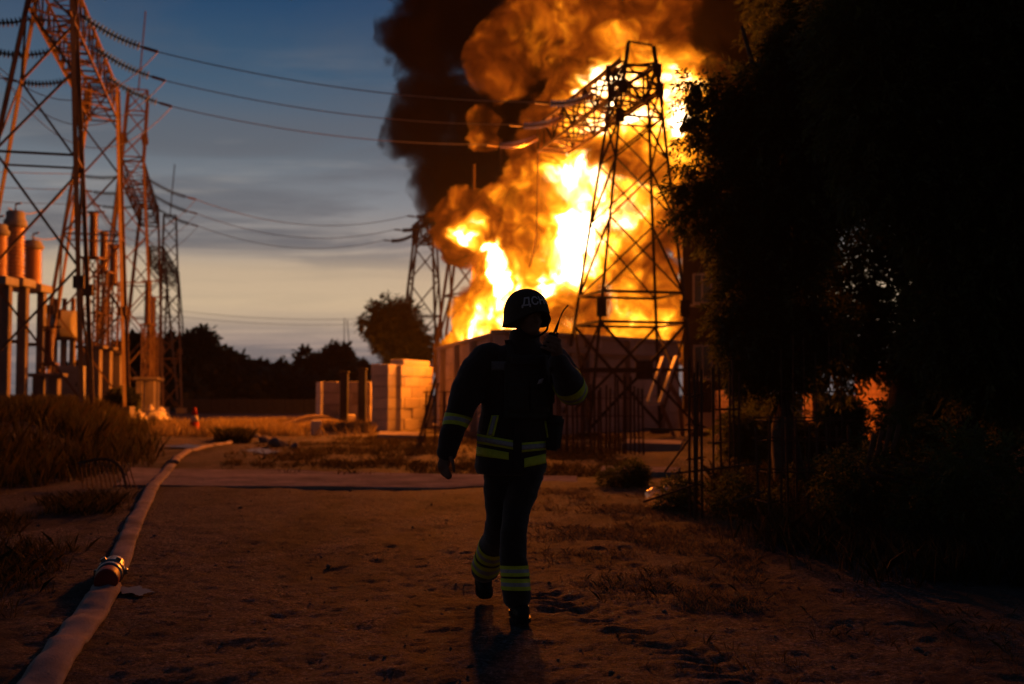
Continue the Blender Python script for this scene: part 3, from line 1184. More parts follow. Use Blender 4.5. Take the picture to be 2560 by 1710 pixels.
def block_wall(parent, p, q, courses, ch, bl, depth, mat, jit=0.012, mats=None, skip=(), zb=0.0, bond=0.5):
    """courses of cast blocks from p to q (ground points), each block its own object"""
    p, q = Vector((p[0], p[1], zb)), Vector((q[0], q[1], zb))
    d = q - p
    L = d.length
    d.normalize()
    nrm = Vector((d.y, -d.x, 0))
    ang = math.atan2(d.y, d.x)
    n = 0
    for c in range(courses):
        x = -(bl * bond if c % 2 else 0.0)
        while x < L - 0.02:
            x0, x1 = max(0.0, x), min(L, x + bl)
            x += bl
            if x1 - x0 < 0.08 or (c, n) in skip:
                continue
            g = 0.012
            cen = p + d * (x0 + x1) / 2 - nrm * depth / 2 + nrm * rng.uniform(-jit, jit) + Vector((0, 0, ch * (c + 0.5)))
            block_obj(parent, cen, (x1 - x0 - g, depth, ch - g), ang + rng.uniform(-0.003, 0.003), (rng.choice(mats) if mats else mat))
            n += 1
    # mortar bed set back inside so no light leaks between blocks
    bm = bmesh.new()
    cen = p + d * (L / 2) - nrm * depth / 2 + Vector((0, 0, ch * courses / 2 - 0.02))
    M = Matrix.Translation(cen - parent_world(parent)) @ Matrix.Rotation(ang, 4, 'Z') @ Matrix.Diagonal((L - 0.12, depth - 0.12, ch * courses - 0.06, 1))
    bmesh.ops.create_cube(bm, size=1.0, matrix=M)
    bm_obj('mortar', bm, M_concrete_dark, parent)


M_blockA = noisy('block_concrete_pale', (0.60, 0.56, 0.49), (0.70, 0.66, 0.58), 1.8, 0.92, 0.25, 18)
M_blockB = noisy('block_concrete_mid', (0.52, 0.48, 0.42), (0.64, 0.59, 0.52), 1.5, 0.92, 0.25, 18)
M_wallA = noisy('wall_concrete', (0.32, 0.28, 0.265), (0.44, 0.39, 0.37), 1.2, 0.92, 0.3, 12)
M_wallB = noisy('wall_concrete_stained', (0.24, 0.205, 0.19), (0.36, 0.31, 0.29), 1.4, 0.92, 0.3, 12)

# wall round the burning transformer: near corner points at the camera
WC = gpt(1262, 33.0, 0)
WL = gpt(1092, 46.0, 0)
WR = gpt(1700, 40.2, 0)
bw = empty('blast_wall', WC, 'grey concrete block blast wall in front of the fire, corner towards the yard', 'wall')
block_wall(bw, WL, WC + (WL - WC).normalized() * 0.55, 5, 0.60, 2.0, 0.5, M_wallA, mats=[M_wallA, M_wallA, M_wallB])
block_wall(bw, WC, WR, 5, 0.60, 2.4, 0.5, M_wallB, mats=[M_wallA, M_wallB, M_wallB], bond=0.45)
# coping beam and buttress posts
for (p, q, nm) in ((WC, WR, 1), (WL, WC, 0)):
    d = (q - p)
    L = d.length
    d.normalize()
    nrm = Vector((d.y, -d.x, 0))
    ang = math.atan2(d.y, d.x)
    block_obj(bw, p + d * L / 2 - nrm * 0.24 + Vector((0, 0, 3.07)), (L + 0.1, 0.62, 0.13), ang, M_wallB, 'coping')
    if nm:
        block_obj(bw, p + d * L / 2 + nrm * 0.07 + Vector((0, 0, 2.62)), (L - 0.2, 0.14, 0.2), ang, M_wallB, 'waling_beam')
    for t in ((0.2, 0.42, 0.66, 0.88) if nm else (0.15, 0.4, 0.65, 0.9)):
        block_obj(bw, p + d * L * t + nrm * 0.10 + Vector((0, 0, 1.5)), (0.24, 0.2, 2.98), ang, M_wallB, 'buttress')
hook = [at(1745, 838, 41.3), at(1743, 868, 41.3), at(1752, 874, 41.3), at(1760, 870, 41.3), at(1766, 834, 41.3)]
o = link('bent_pipe', tube_mesh('bent_pipe', [p - hook[0] for p in hook], 0.07, 8), M_grey)
o.location = hook[0]
tag(o, 'bent pipe end catching the firelight on top of the wall at the foliage', 'pipe')

# tall stack of foundation blocks, lit side towards the fire
S0 = gpt(970, 38.0, 0)
S1 = gpt(1082, 42.4, 0)
S2 = gpt(928, 40.6, 0)
st = empty('block_stack', S0, 'tall stack of pale concrete blocks whose right side glows orange from the fire', 'block stack')
block_wall(st, S0, S1, 6, 0.375, 1.55, 0.6, M_blockA, 0.012, [M_blockA, M_blockA, M_blockB])
block_wall(st, S2, S0 + (S2 - S0).normalized() * 0.63, 6, 0.375, 1.5, 0.6, M_blockA, 0.012, [M_blockA, M_blockB])
t0, t1 = S0.lerp(S1, 0.35), S0.lerp(S1, 0.95)
dd = (t1 - t0).normalized()
block_obj(st, (t0 + t1) / 2 - Vector((dd.y, -dd.x, 0)) * 0.3 + Vector((0, 0, 2.25 + 0.11)), ((t1 - t0).length, 0.5, 0.2), math.atan2(dd.y, dd.x), M_blockB, 'top_slab')
# low wall behind it, end blocks coloured paler for the skylight on them
L0, L1, L2 = gpt(806, 43.0, 0), gpt(926, 42.2, 0), gpt(789, 44.6, 0)
lw = empty('block_stack', L0, 'low brownish block wall whose end is coloured paler for skylight, left of the tall stack', 'block stack')
block_wall(lw, L0, L1, 4, 0.43, 1.3, 0.5, M_blockB, 0.012, [M_wallA, M_wallB])
block_wall(lw, L2, L0 + (L2 - L0).normalized() * 0.53, 4, 0.43, 1.2, 0.5, M_blockA, 0.012)
# pilaster posts between the two
for px, Yp, zt, lab in ((860, 41.6, 2.0, 'dark square concrete post standing by the low block wall'), (905, 41.0, 2.1, 'dark concrete post beside the tall block stack')):
    p = gpt(px, Yp, 0)
    bm = bmesh.new()
    box_bm(bm, (0, 0, zt / 2), (0.28, 0.28, zt))
    box_bm(bm, (0, 0, zt + 0.04), (0.34, 0.34, 0.08))
    o = bm_obj('concrete_post', bm, M_dark, None, 0.015)
    o.location = p
    tag(o, lab, 'post')
# loose blocks
for px, py, w, h, d_, r, lab in ((790, 1086, 0.31, 0.46, 0.3, 0.25, 'upright pale concrete block standing before the sand heap'),
                                 (872, 1070, 0.35, 0.30, 0.35, 0.5, 'small concrete block lying right of the sand heap')):
    p = on_ground(px, py)
    bm = bmesh.new()
    box_bm(bm, (0, 0, h / 2 - 0.02), (w, d_, h))
    o = bm_obj('concrete_block', bm, M_blockA, None, 0.02)
    o.location = p
    o.rotation_euler = (0.02, 0.03, r)
    tag(o, lab, 'block')

# dark shed wall right of the fire tower
def wall_box(name, p, q, h, depth, mat, label, cat, windows=()):
    root = empty(name, p, label, cat)
    d = q - p
    L = d.length
    d.normalize()
    nrm = Vector((d.y, -d.x, 0))
    ang = math.atan2(d.y, d.x)
    block_obj(root, p + d * L / 2 - nrm * depth / 2 + Vector((0, 0, h / 2)), (L, depth, h), ang, mat, 'wall')
    block_obj(root, p + d * L / 2 - nrm * depth / 2 + Vector((0, 0, h + 0.11)), (L + 0.4, depth + 0.4, 0.2), ang, M_wallB, 'roof')
    block_obj(root, p + d * L / 2 + nrm * 0.04 + Vector((0, 0, 0.3)), (L - 0.05, 0.08, 0.6), ang, M_wallB, 'plinth')
    for t, z, w, hh in windows:
        f = block_obj(root, p + d * L * t + nrm * 0.01 + Vector((0, 0, z)), (w, 0.06, hh), ang, M_grey, 'window_frame')
        g = block_obj(root, p + d * L * t + nrm * 0.045 + Vector((0, 0, z)), (w - 0.14, 0.02, hh - 0.14), ang, M_pane, 'pane')
        block_obj(root, p + d * L * t + nrm * 0.06 + Vector((0, 0, z)), (0.05, 0.03, hh - 0.14), ang, M_grey, 'glazing_bar')
        block_obj(root, p + d * L * t + nrm * 0.05 + Vector((0, 0, z - hh / 2 - 0.05)), (w + 0.2, 0.14, 0.07), ang, M_grey, 'sill')
    return root


M_pane, _n, _b = principled('window_glass', (0.02, 0.02, 0.022), 0.1, 0, 0.5)
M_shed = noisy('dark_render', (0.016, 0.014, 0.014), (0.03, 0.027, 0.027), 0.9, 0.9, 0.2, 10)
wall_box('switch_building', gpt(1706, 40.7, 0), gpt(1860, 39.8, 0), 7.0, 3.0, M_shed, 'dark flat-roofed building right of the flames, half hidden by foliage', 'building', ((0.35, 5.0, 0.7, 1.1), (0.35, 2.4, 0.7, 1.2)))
# brick walls lit by the fire, glimpsed through the trees
M_brick = noisy('fire_facing_brick', (0.26, 0.14, 0.085), (0.36, 0.20, 0.12), 3, 0.9, 0.3, 20)
for (pa, pb, Ya, Yb, h, lab) in ((1788, 1824, 27.0, 32.0, 1.35, 'narrow orange-lit wall end seen through the rebar'), (2008, 2032, 27, 30.5, 1.6, 'thin orange-lit pier between the tree trunks'),
                                 (2138, 2236, 27.0, 34.0, 2.0, 'orange-lit brick wall glimpsed low through the foliage on the right')):
    b, a = gpt(pb, Ya, 0), gpt(pa, Yb, 0)
    root = empty('brick_wall', b, lab, 'wall')
    n_ = int(h / 0.15)
    block_wall(root, a, b, n_, h / n_, 0.55, 0.35, M_brick, 0.006, [M_brick])

# low grey wall along the far edge of the yard
fw = empty('yard_wall', gpt(440, 75, 0), 'low long grey concrete wall below the dark trees at the far end', 'wall')
xa = gpt(440, 76, 0)
xb = gpt(810, 72, 0)
npan = 8
for i in range(npan):
    a, b = xa.lerp(xb, i / npan), xa.lerp(xb, (i + 1) / npan)
    d = b - a
    block_obj(fw, (a + b) / 2 + Vector((0, 0, 0.46)), (d.length - 0.05, 0.16, 0.92 + rng.uniform(-0.03, 0.03)), math.atan2(d.y, d.x), M_dark, 'panel')

# ------------------------------------------------------------------ substation apparatus on the left bank
def ribbed(r, h, ribs, rr=0.045, taper=0.0, cap=0.0):
    prof = [(r * 0.7, 0)]
    for i in range(ribs):
        z0 = h * (i + 0.15) / ribs
        z1 = h * (i + 0.55) / ribs
        z2 = h * (i + 0.95) / ribs
        k = 1 - taper * i / ribs
        prof += [(r * k - rr, z0), (r * k, z1), (r * k - rr, z2)]
    prof.append((r * 0.7 * (1 - taper), h))
    return prof


def current_transformer(px, Y, zg, zb, zt, r, label):
    p = gpt(px, Y, 0)
    p.z = gz(p.x, p.y)
    root = empty('current_transformer', p, label, 'transformer', 'porcelain current transformers')
    zb -= p.z
    zt -= p.z
    hb_ = zt - zb
    lathe('porcelain', [(a, z + zb + 0.25) for a, z in ribbed(r, hb_ * 0.68, 14, 0.075, 0.06)], M_ceram2, root, 20)
    lathe('cap', [(r * 0.9, zb + 0.25 + hb_ * 0.68), (r * 1.06, zb + 0.3 + hb_ * 0.68), (r * 1.06, zb + 0.16 + hb_ * 0.80), (r * 0.86, zb + 0.2 + hb_ * 0.82), (r * 0.86, zt - 0.05), (r * 0.7, zt)], M_grey, root, 20)
    bm = bmesh.new()
    box_bm(bm, (0, 0, zb + 0.12), (r * 3.0, r * 2.8, 0.26))
    bm_obj('tank', bm, M_grey, root, 0.02)
    for s in (-1, 1):
        bm = bmesh.new()
        box_bm(bm, (s * r * 1.0, 0, zb / 2 - 0.1), (0.24, 0.26, zb + 0.15))
        bm_obj('leg', bm, M_concrete_dark, root, 0.02)
    bm = bmesh.new()
    box_bm(bm, (0, 0, zb * 0.55), (r * 1.6, 0.08, 0.12))
    bm_obj('cross_bar', bm, M_steel, root)
    tm = tube_mesh('terminal', [Vector((0, 0, zt)), Vector((0, 0, zt + 0.22)), Vector((0.18, 0, zt + 0.26))], 0.035, 6)
    link('terminal', tm, M_steel, root)
    return root


M_ceram2 = noisy('grey_brown_porcelain', (0.34, 0.19, 0.085), (0.44, 0.27, 0.13), 3, 0.22, 0, spec=0.6)
current_transformer(-16, 35.0, 0, 4.6, 6.5, 0.33, 'leftmost fat ribbed porcelain transformer, half cut by the frame edge')
current_transformer(28, 36.5, 0, 4.7, 7.15, 0.34, 'tallest ribbed porcelain current transformer, glowing orange left of the lattice leg')
current_transformer(74, 38.0, 0, 4.65, 6.4, 0.33, 'darker ribbed porcelain current transformer nearest the lattice leg')


def arrester(px, Y, zped, zlat, zt, label, group='insulator posts on lattice stands', w=0.42):
    p = gpt(px, Y, 0)
    p.z = gz(p.x, p.y)
    root = empty('insulator_post', p, label, 'insulator post', group)
    zped -= p.z
    zlat -= p.z
    zt -= p.z
    bm = bmesh.new()
    box_bm(bm, (-0.3, 0, zped / 2 - 0.1), (0.3, 0.32, zped + 0.2))
    box_bm(bm, (0.22, 0, zped / 2 - 0.1), (0.3, 0.32, zped + 0.2))
    box_bm(bm, (0, 0, zped + 0.06), (1.1, 0.5, 0.12))
    bm_obj('pedestal', bm, M_concrete_dark, root, 0.015)
    bm = bmesh.new()
    box_bm(bm, (0, 0, zlat + 0.03), (w + 0.1, w + 0.1, 0.06))
    s = bm_obj('lattice_stand', bm, M_steel, root)
    A = [p + Vector((a * w / 2, b * w / 2, zped + 0.12)) for a, b in ((1, 1), (-1, 1), (-1, -1), (1, -1))]
    B = [q + Vector((0, 0, zlat - zped - 0.12)) for q in A]
    box_truss(s, A, B, 0.075, 0.04, 'column', min_panel=0.42, dense=False)
    n_ = max(8, int((zt - zlat) / 0.07))
    lathe('porcelain', [(a, z + zlat + 0.06) for a, z in ribbed(0.19, zt - zlat - 0.2, n_, 0.04, 0.1)], M_ceram, root, 14)
    lathe('cap', [(0.1, zt - 0.14), (0.17, zt - 0.12), (0.17, zt - 0.02), (0.08, zt)], M_steel, root, 12)
    bm = bmesh.new()
    box_bm(bm, (0.05, 0, zt + 0.03), (0.75, 0.06, 0.06))
    bm_obj('contact_arm', bm, M_steel, root)
    return root


arrester(226, 44.0, 3.0, 6.5, 8.3, 'tallest of three slim insulator posts between the gantry legs', w=0.55)
arrester(253, 45.5, 3.0, 6.1, 7.75, 'middle of three slim insulator posts between the gantry legs', w=0.55)
arrester(279, 47.0, 2.9, 5.75, 7.4, 'shortest right-hand of three slim insulator posts between the gantry legs', w=0.55)
arrester(366, 52, 1.9, 4.4, 6.4, 'insulator post standing under the second gantry', 'insulator posts under the second gantry')
arrester(378, 56, 1.9, 4.2, 6.0, 'farther insulator post under the second gantry', 'insulator posts under the second gantry')
arrester(118, 37, 1.8, 2.2, 3.4, 'short stout insulator post by the oil drum', 'short insulator posts')

# oil drum switch
p = gpt(156, 45, 0)
p.z = gz(p.x, p.y)
od = empty('oil_switch', p, 'round oil drum switch on posts glowing orange behind the lattice leg', 'switchgear')
od.scale = (1.25, 1.25, 1.25)
zc = (4.0 - p.z) / 1.25
M_ = Matrix.Translation((0, 0, zc)) @ Matrix.Rotation(math.pi / 2, 4, 'Y') @ Matrix.Translation((0, 0, -0.42))
lathe('drum', [(0.05, 0), (0.40, 0.02), (0.45, 0.08), (0.45, 0.30), (0.47, 0.33), (0.47, 0.40), (0.45, 0.43), (0.45, 0.76), (0.40, 0.82), (0.05, 0.84)], M_grey, od, 24, True, M_)
for dx in (-0.3, 0.0, 0.28):
    bm = bmesh.new()
    box_bm(bm, (dx, 0, (zc - 0.4) / 2), (0.16, 0.16, zc - 0.3))
    bm_obj('leg', bm, M_concrete_dark, od, 0.01)
    lathe('bushing', ribbed(0.09, 0.45, 7, 0.025), M_ceram, od, 12, True, Matrix.Translation((dx, 0.0, zc + 0.38)))
bm = bmesh.new()
box_bm(bm, (0, 0, zc - 0.46), (1.0, 0.5, 0.08))
bm_obj('platform', bm, M_steel, od)
# cabinets low behind the legs
for px, Y, w, h, lab in ((178, 40, 0.8, 1.3, 'small grey control cabinet between the left gantry legs'), (140, 43, 0.7, 1.1, 'low control cabinet farther back under the gantry')):
    p = gpt(px, Y, 0)
    p.z = gz(p.x, p.y)
    root = empty('control_cabinet', p, lab, 'cabinet')
    bm = bmesh.new()
    box_bm(bm, (0, 0, h / 2 + 0.15), (w, 0.45, h))
    bm_obj('body', bm, M_grey, root, 0.015)
    bm = bmesh.new()
    box_bm(bm, (0, -0.235, h / 2 + 0.15), (w - 0.1, 0.02, h - 0.12))
    d_ = bm_obj('door', bm, M_grey, root, 0.006)
    bm = bmesh.new()
    box_bm(bm, (w * 0.32, -0.26, h / 2 + 0.15), (0.03, 0.03, 0.16))
    bm_obj('handle', bm, M_dark, d_)
    for s in (-1, 1):
        bm = bmesh.new()
        box_bm(bm, (s * w * 0.38, 0, 0.06), (0.08, 0.3, 0.24))
        bm_obj('foot', bm, M_steel, root)
# busbar pipes and slack leads between the apparatus
def lead(pts, r, label):
    me = tube_mesh('busbar_lead', [q - pts[0] for q in pts], r, 6)
    o = link('busbar_lead', me, M_cable)
    o.location = pts[0]
    tag(o, label, 'cable')


lead(sag(at(20, 520, 36.6), at(165, 470, 42), 0.5, 14), 0.02, 'slack lead from the tall porcelain transformer up towards the gantry')
lead(sag(at(78, 592, 38), at(226, 530, 44), 0.45, 14), 0.02, 'slack lead between the dark transformer and the tallest insulator post')
lead(sag(at(226, 528, 44), at(253, 577, 45.5), 0.25, 10), 0.02, 'short lead joining the first two insulator posts')
lead(sag(at(253, 577, 45.5), at(279, 604, 47), 0.25, 10), 0.02, 'short lead joining the last two insulator posts')
# a heap of pale sheeting and hoops at the foot of the second gantry
p = gpt(384, 47, 0)
p.z = gz(p.x, p.y)
hp = empty('tarpaulin_heap', p, 'crumpled pale tarpaulin heap lit orange at the foot of the second gantry', 'tarpaulin')
bm = bmesh.new()
bmesh.ops.create_icosphere(bm, subdivisions=4, radius=1.0)
for v in bm.verts:
    q = v.co * 1.9
    k = 1 + 0.35 * mnoise.fractal(q, 0.7, 2.1, 4)
    v.co = Vector((v.co.x * 0.62 * k, v.co.y * 0.5 * k, max(-0.05, v.co.z * 0.66 * k)))
bm_obj('sheet', bm, noisy('pale_tarpaulin', (0.45, 0.42, 0.40), (0.6, 0.57, 0.54), 3, 0.6, 0.2), hp, smooth=True)
for i in range(3):
    pts = [Vector((-0.75 + 0.55 * i + 0.55 * math.cos(a), -0.35 - 0.1 * i, 0.62 * math.sin(a))) for a in np.linspace(0, math.pi, 14)]
    link('hoop', tube_mesh('hoop', pts, 0.025, 5), M_grey, hp)
p = gpt(338, 44, 0)
p.z = gz(p.x, p.y)
bm = bmesh.new()
bmesh.ops.create_icosphere(bm, subdivisions=4, radius=1.0)
for v in bm.verts:
    k = 1 + 0.45 * mnoise.fractal(v.co * 2.3 + Vector((5, 3, 1)), 0.7, 2.1, 4)
    v.co = Vector((v.co.x * 0.36 * k, v.co.y * 0.3 * k, max(-0.05, v.co.z * 0.42 * k)))
o = bm_obj('crumpled_sheet', bm, bpy.data.materials['pale_tarpaulin'], None, smooth=True)
o.location = p
tag(o, 'small crumpled pale sheet under the second gantry leg', 'sheet')
# ------------------------------------------------------------------ traffic cone
M_cone = noisy('faded_orange_rubber', (0.42, 0.045, 0.015), (0.30, 0.03, 0.012), 6, 0.55, 0.1)
M_white = noisy('dirty_white_band', (0.42, 0.40, 0.38), (0.55, 0.52, 0.5), 8, 0.6, 0)
cp_ = on_ground(486, 1084)
cone = empty('traffic_cone', cp_, 'battered orange traffic cone standing at the grass edge by the far hose end', 'traffic cone')
bm = bmesh.new()
box_bm(bm, (0, 0, 0.025), (0.42, 0.42, 0.05))
bm_obj('base', bm, M_cone, cone, 0.012)
lathe('body', [(0.185, 0.05), (0.165, 0.10), (0.128, 0.36)], M_cone, cone, 24)
lathe('reflective_band', [(0.130, 0.355), (0.094, 0.56)], M_white, cone, 24)
lathe('tip', [(0.092, 0.56), (0.045, 0.80), (0.02, 0.82)], M_cone, cone, 24)

# ------------------------------------------------------------------ fire hose
def hose_material():
    m, n, b = principled('canvas_hose', rough=0.9, spec=0.05)
    P = n.node('ShaderNodeNewGeometry').outputs['Position']
    tc = n.node('ShaderNodeTexCoord').outputs['UV']
    f = n.noise(P, 5.0, 5, 0.65)
    st = n.noise(P, 1.6, 3, 0.5)
    c = n.mix(n.maprange(f, 0.35, 0.7, 0, 1), (0.36, 0.295, 0.265), (0.23, 0.185, 0.16))
    c = n.mix(n.maprange(st, 0.50, 0.66, 0, 0.75), c, (0.10, 0.085, 0.085))
    n.put(b.inputs['Base Color'], c)
    bn = n.node('ShaderNodeBump')
    bn.inputs['Strength'].default_value = 0.35
    bn.inputs['Distance'].default_value = 0.01
    n.put(bn.inputs['Height'], n.m('ADD', n.noise(P, 90, 3, 0.6), n.noise(P, 9, 4, 0.6)))
    n.put(b.inputs['Normal'], bn.outputs[0])
    return m


M_hose = hose_material()


def catmull(pts, per=10):
    out = []
    n = len(pts)
    for i in range(n - 1):
        p0, p1, p2, p3 = pts[max(i - 1, 0)], pts[i], pts[i + 1], pts[min(i + 2, n - 1)]
        for k in range(per):
            t = k / per
            out.append(0.5 * ((2 * p1) + (p2 - p0) * t + (2 * p0 - 5 * p1 + 4 * p2 - p3) * t * t + (3 * p1 - p0 - 3 * p2 + p3) * t ** 3))
    out.append(pts[-1])
    return out


def hose_section(name, ctrl, parent, wid, hgt, seed, per=12):
    """a half filled lay-flat hose: lens section with folded edges and creases"""
    pts = catmull(ctrl, per)
    org = parent_world(parent)
    S = 14
    V, Fc = [], []
    acc = 0.0
    for i, p in enumerate(pts):
        if i:
            acc += (pts[i] - pts[i - 1]).length
        d = (pts[min(i + 1, len(pts) - 1)] - pts[max(i - 1, 0)])
        d.z = 0
        d.normalize()
        side = Vector((d.y, -d.x, 0))
        wv = wid * (1 + 0.10 * mnoise.noise(Vector((acc * 1.3, seed, 0))))
        hv = hgt * (1 + 0.35 * mnoise.noise(Vector((acc * 2.1, seed + 5, 0))))
        zb = gz(p.x, p.y)
        zl = gz(p.x + side.x * wid * 0.4, p.y + side.y * wid * 0.4)
        zr = gz(p.x - side.x * wid * 0.4, p.y - side.y * wid * 0.4)
        base = max(zb, (zl + zr) / 2) + p.z
        for k in range(S):
            a = 2 * math.pi * k / S
            x = math.cos(a)
            z = math.sin(a)
            zz = (abs(z) ** 0.8) * (1 if z > 0 else -0.25)
            cre = 0.013 * mnoise.noise(Vector((acc * 5.0, x * 1.6, seed))) + 0.009 * mnoise.noise(Vector((acc * 14.0, x * 2, seed + 3)))
            V.append(p * 1.0 - Vector((0, 0, p.z)) + side * x * wv / 2 + Vector((0, 0, base + hv * (0.22 + zz * 0.78) + (cre if z >= 0 else 0))) - org)
        if i:
            for k in range(S):
                Fc.append([(i - 1) * S + k, (i - 1) * S + (k + 1) % S, i * S + (k + 1) % S, i * S + k])
    Fc.append(list(range(S - 1, -1, -1)))
    Fc.append([(len(pts) - 1) * S + k for k in range(S)])
    me = bpy.data.meshes.new(name)
    me.from_pydata([tuple(v) for v in V], [], Fc)
    bm = bmesh.new()
    bm.from_mesh(me)
    bmesh.ops.recalc_face_normals(bm, faces=bm.faces[:])
    bm.to_mesh(me)
    bm.free()
    return link(name, me, M_hose, parent, True)


def G(px, py, lift=0.0):
    p = on_ground(px, py)
    return Vector((p.x, p.y, lift))


hroot_p = G(266, 1462)
hroot = empty('fire_hose', (hroot_p.x, hroot_p.y, gz(hroot_p.x, hroot_p.y)), 'long pale canvas fire hose winding up the left of the dirt track', 'fire hose')
near_part = [G(20, 1800), G(98, 1705), G(178, 1600), G(226, 1535), G(257, 1492), G(266, 1472)]
mid_part = [G(282, 1440), G(300, 1395), G(330, 1322), G(346, 1290), G(378, 1230, 0.02), G(386, 1214, 0.02), G(408, 1190, 0.022), G(430, 1167, 0.035)]
far_part = [G(436, 1165, 0.04), G(440, 1152, 0.02), G(448, 1142), G(478, 1131), G(520, 1121), G(556, 1114), G(576, 1106), G(579, 1098), G(574, 1088)]
hose_section('hose_length', near_part, hroot, 0.185, 0.050, 1.0)
hose_section('hose_length', mid_part, hroot, 0.165, 0.036, 2.0)
hose_section('hose_length', far_part, hroot, 0.16, 0.075, 3.0)
# coupling with lugs, and the red whipping beside it
c0, c1 = G(266, 1476), G(283, 1438)
zc0, zc1 = gz(c0.x, c0.y) + 0.06, gz(c1.x, c1.y) + 0.055
pA, pB = Vector((c0.x, c0.y, zc0)), Vector((c1.x, c1.y, zc1))
M_brass = noisy('dull_coupling_metal', (0.12, 0.10, 0.09), (0.22, 0.19, 0.17), 9, 0.35, 0.1, metal=0.8, spec=0.5)
M_red = noisy('red_tape', (0.28, 0.035, 0.02), (0.18, 0.025, 0.018), 8, 0.5, 0.1)
ax = (pB - pA)
Lc = ax.length
Mc = between(pA, pB, 1.0)
Mc = Matrix.Translation(pA) @ ax.to_track_quat('Z', 'Y').to_matrix().to_4x4()
Mc = Matrix.Translation(-parent_world(hroot)) @ Mc
cpl = lathe('coupling', [(0.075, Lc * 0.30), (0.084, Lc * 0.32), (0.084, Lc * 0.44), (0.074, Lc * 0.46), (0.074, Lc * 0.52), (0.088, Lc * 0.54), (0.088, Lc * 0.70), (0.075, Lc * 0.74)], M_brass, hroot, 28, True, Mc)
for k in range(6):
    a = 2 * math.pi * k / 6
    bm = bmesh.new()
    bmesh.ops.create_cube(bm, size=1.0, matrix=Mc @ Matrix.Rotation(a, 4, 'Z') @ Matrix.Translation((0.092, 0, Lc * 0.62)) @ Matrix.Diagonal((0.03, 0.035, 0.05, 1)))
    bm_obj('lug', bm, M_brass, cpl, 0.004)
lathe('red_whipping', [(0.068, -Lc * 0.15), (0.074, 0.0), (0.074, Lc * 0.26), (0.068, Lc * 0.3)], M_red, hroot, 24, True, Mc)
lathe('red_whipping', [(0.072, Lc * 0.76), (0.076, Lc * 0.80), (0.074, Lc * 1.1), (0.066, Lc * 1.15)], M_brass, hroot, 24, True, Mc)

# ------------------------------------------------------------------ rebar cages
ROD = rod_mesh(M_rust, 6)


def ring_obj(parent, corners, r, z, name='tie'):
    cs = [Vector(c) for c in corners]
    for i in range(len(cs)):
        a, b = cs[i], cs[(i + 1) % len(cs)]
        a, b = Vector((a.x, a.y, z + rng.uniform(-0.02, 0.02))), Vector((b.x, b.y, z + rng.uniform(-0.02, 0.02)))
        e = (b - a).normalized() * 0.04
        rodo(name, a - e, b + e, r, parent)


def rodo(name, p, q, d, parent):
    o = bpy.data.objects.new(name, ROD)
    col.objects.link(o)
    o.parent = parent
    org = parent_world(parent)
    o.matrix_local = Matrix.Translation(-org) @ between(p, q, d)
    return o


def rebar_cage(label, base, axis, n_long, length, width, zt, ties, d=0.022, lean=(0, 0), tie_d=0.014, group='rusty rebar cages', loose=0.12):
    base = Vector((base.x, base.y, gz(base.x, base.y)))
    root = empty('rebar_cage', base, label, 'rebar cage', group)
    ax_ = Vector((math.cos(axis), math.sin(axis), 0))
    ay_ = Vector((-math.sin(axis), math.cos(axis), 0))
    ln = Vector((lean[0], lean[1], 0))
    for i in range(n_long):
        for s in ((-1, 1) if width > 0 else (0,)):
            t = i / (n_long - 1) - 0.5 if n_long > 1 else 0
            p = base + ax_ * (t * length + rng.uniform(-0.02, 0.02)) + ay_ * s * width / 2 + Vector((0, 0, -0.05))
            q = p + ln + Vector((rng.uniform(-0.03, 0.03), rng.uniform(-0.03, 0.03), zt * rng.uniform(1 - loose, 1)))
            rodo('bar', p, q, d, root)
    for z in ties:
        w = max(width, 0.03)
        c = base + ln * (z / zt)
        cs = [c + ax_ * length / 2 + ay_ * w / 2, c - ax_ * length / 2 + ay_ * w / 2, c - ax_ * length / 2 - ay_ * w / 2, c + ax_ * length / 2 - ay_ * w / 2]
        if width > 0:
            ring_obj(root, cs, tie_d, base.z + z)
        else:
            rodo('tie', cs[1] + Vector((-0.06, 0, z)), cs[0] + Vector((0.06, 0, z)), tie_d, root)
    return root


def GP(px, Y):
    p = gpt(px, Y, 0)
    p.z = gz(p.x, p.y)
    return p


rebar_cage('slim rebar cage standing nearest the flames at the left of the rebar group', GP(1741, 11.5), 0.25, 2, 0.085, 0.12, 1.72, (0.35, 0.62, 0.95, 1.25), 0.026)
rebar_cage('second rebar cage from the left, wider, in front of the lit wall end', GP(1814, 12.4), 0.1, 3, 0.26, 0.16, 1.70, (0.4, 0.75, 1.1), 0.024)
rebar_cage('wide rusty rebar grid cage standing in the weeds under the trees', GP(2010, 10.6), 0.05, 5, 0.78, 0.30, 1.12, (0.25, 0.55, 0.83, 1.02), 0.026)
rebar_cage('tall thin rebar rods rising above the wide grid cage', GP(2030, 11.4), 0.0, 6, 0.62, 0.0, 1.95, (1.28, 0.9), 0.010)
rebar_cage('row of rebar uprights planted before the blast wall beside the firefighter', GP(1490, 24.0), 0.12, 12, 1.95, 0.35, 1.75, (0.35, 0.8, 1.2), 0.042, loose=0.22)
rebar_cage('dark rebar frame on the grass just left of the firefighter', GP(1098, 28.0), 0.0, 4, 0.72, 0.3, 1.45, (0.3, 0.62, 0.95, 1.3), 0.035)
rebar_cage('leaning ladder-like rebar panel propped before the fire-lit block stack', GP(1046, 27.4), 1.35, 3, 0.35, 0.0, 1.75, (0.3, 0.6, 0.9, 1.2, 1.5), 0.04, lean=(0.42, 0.3))
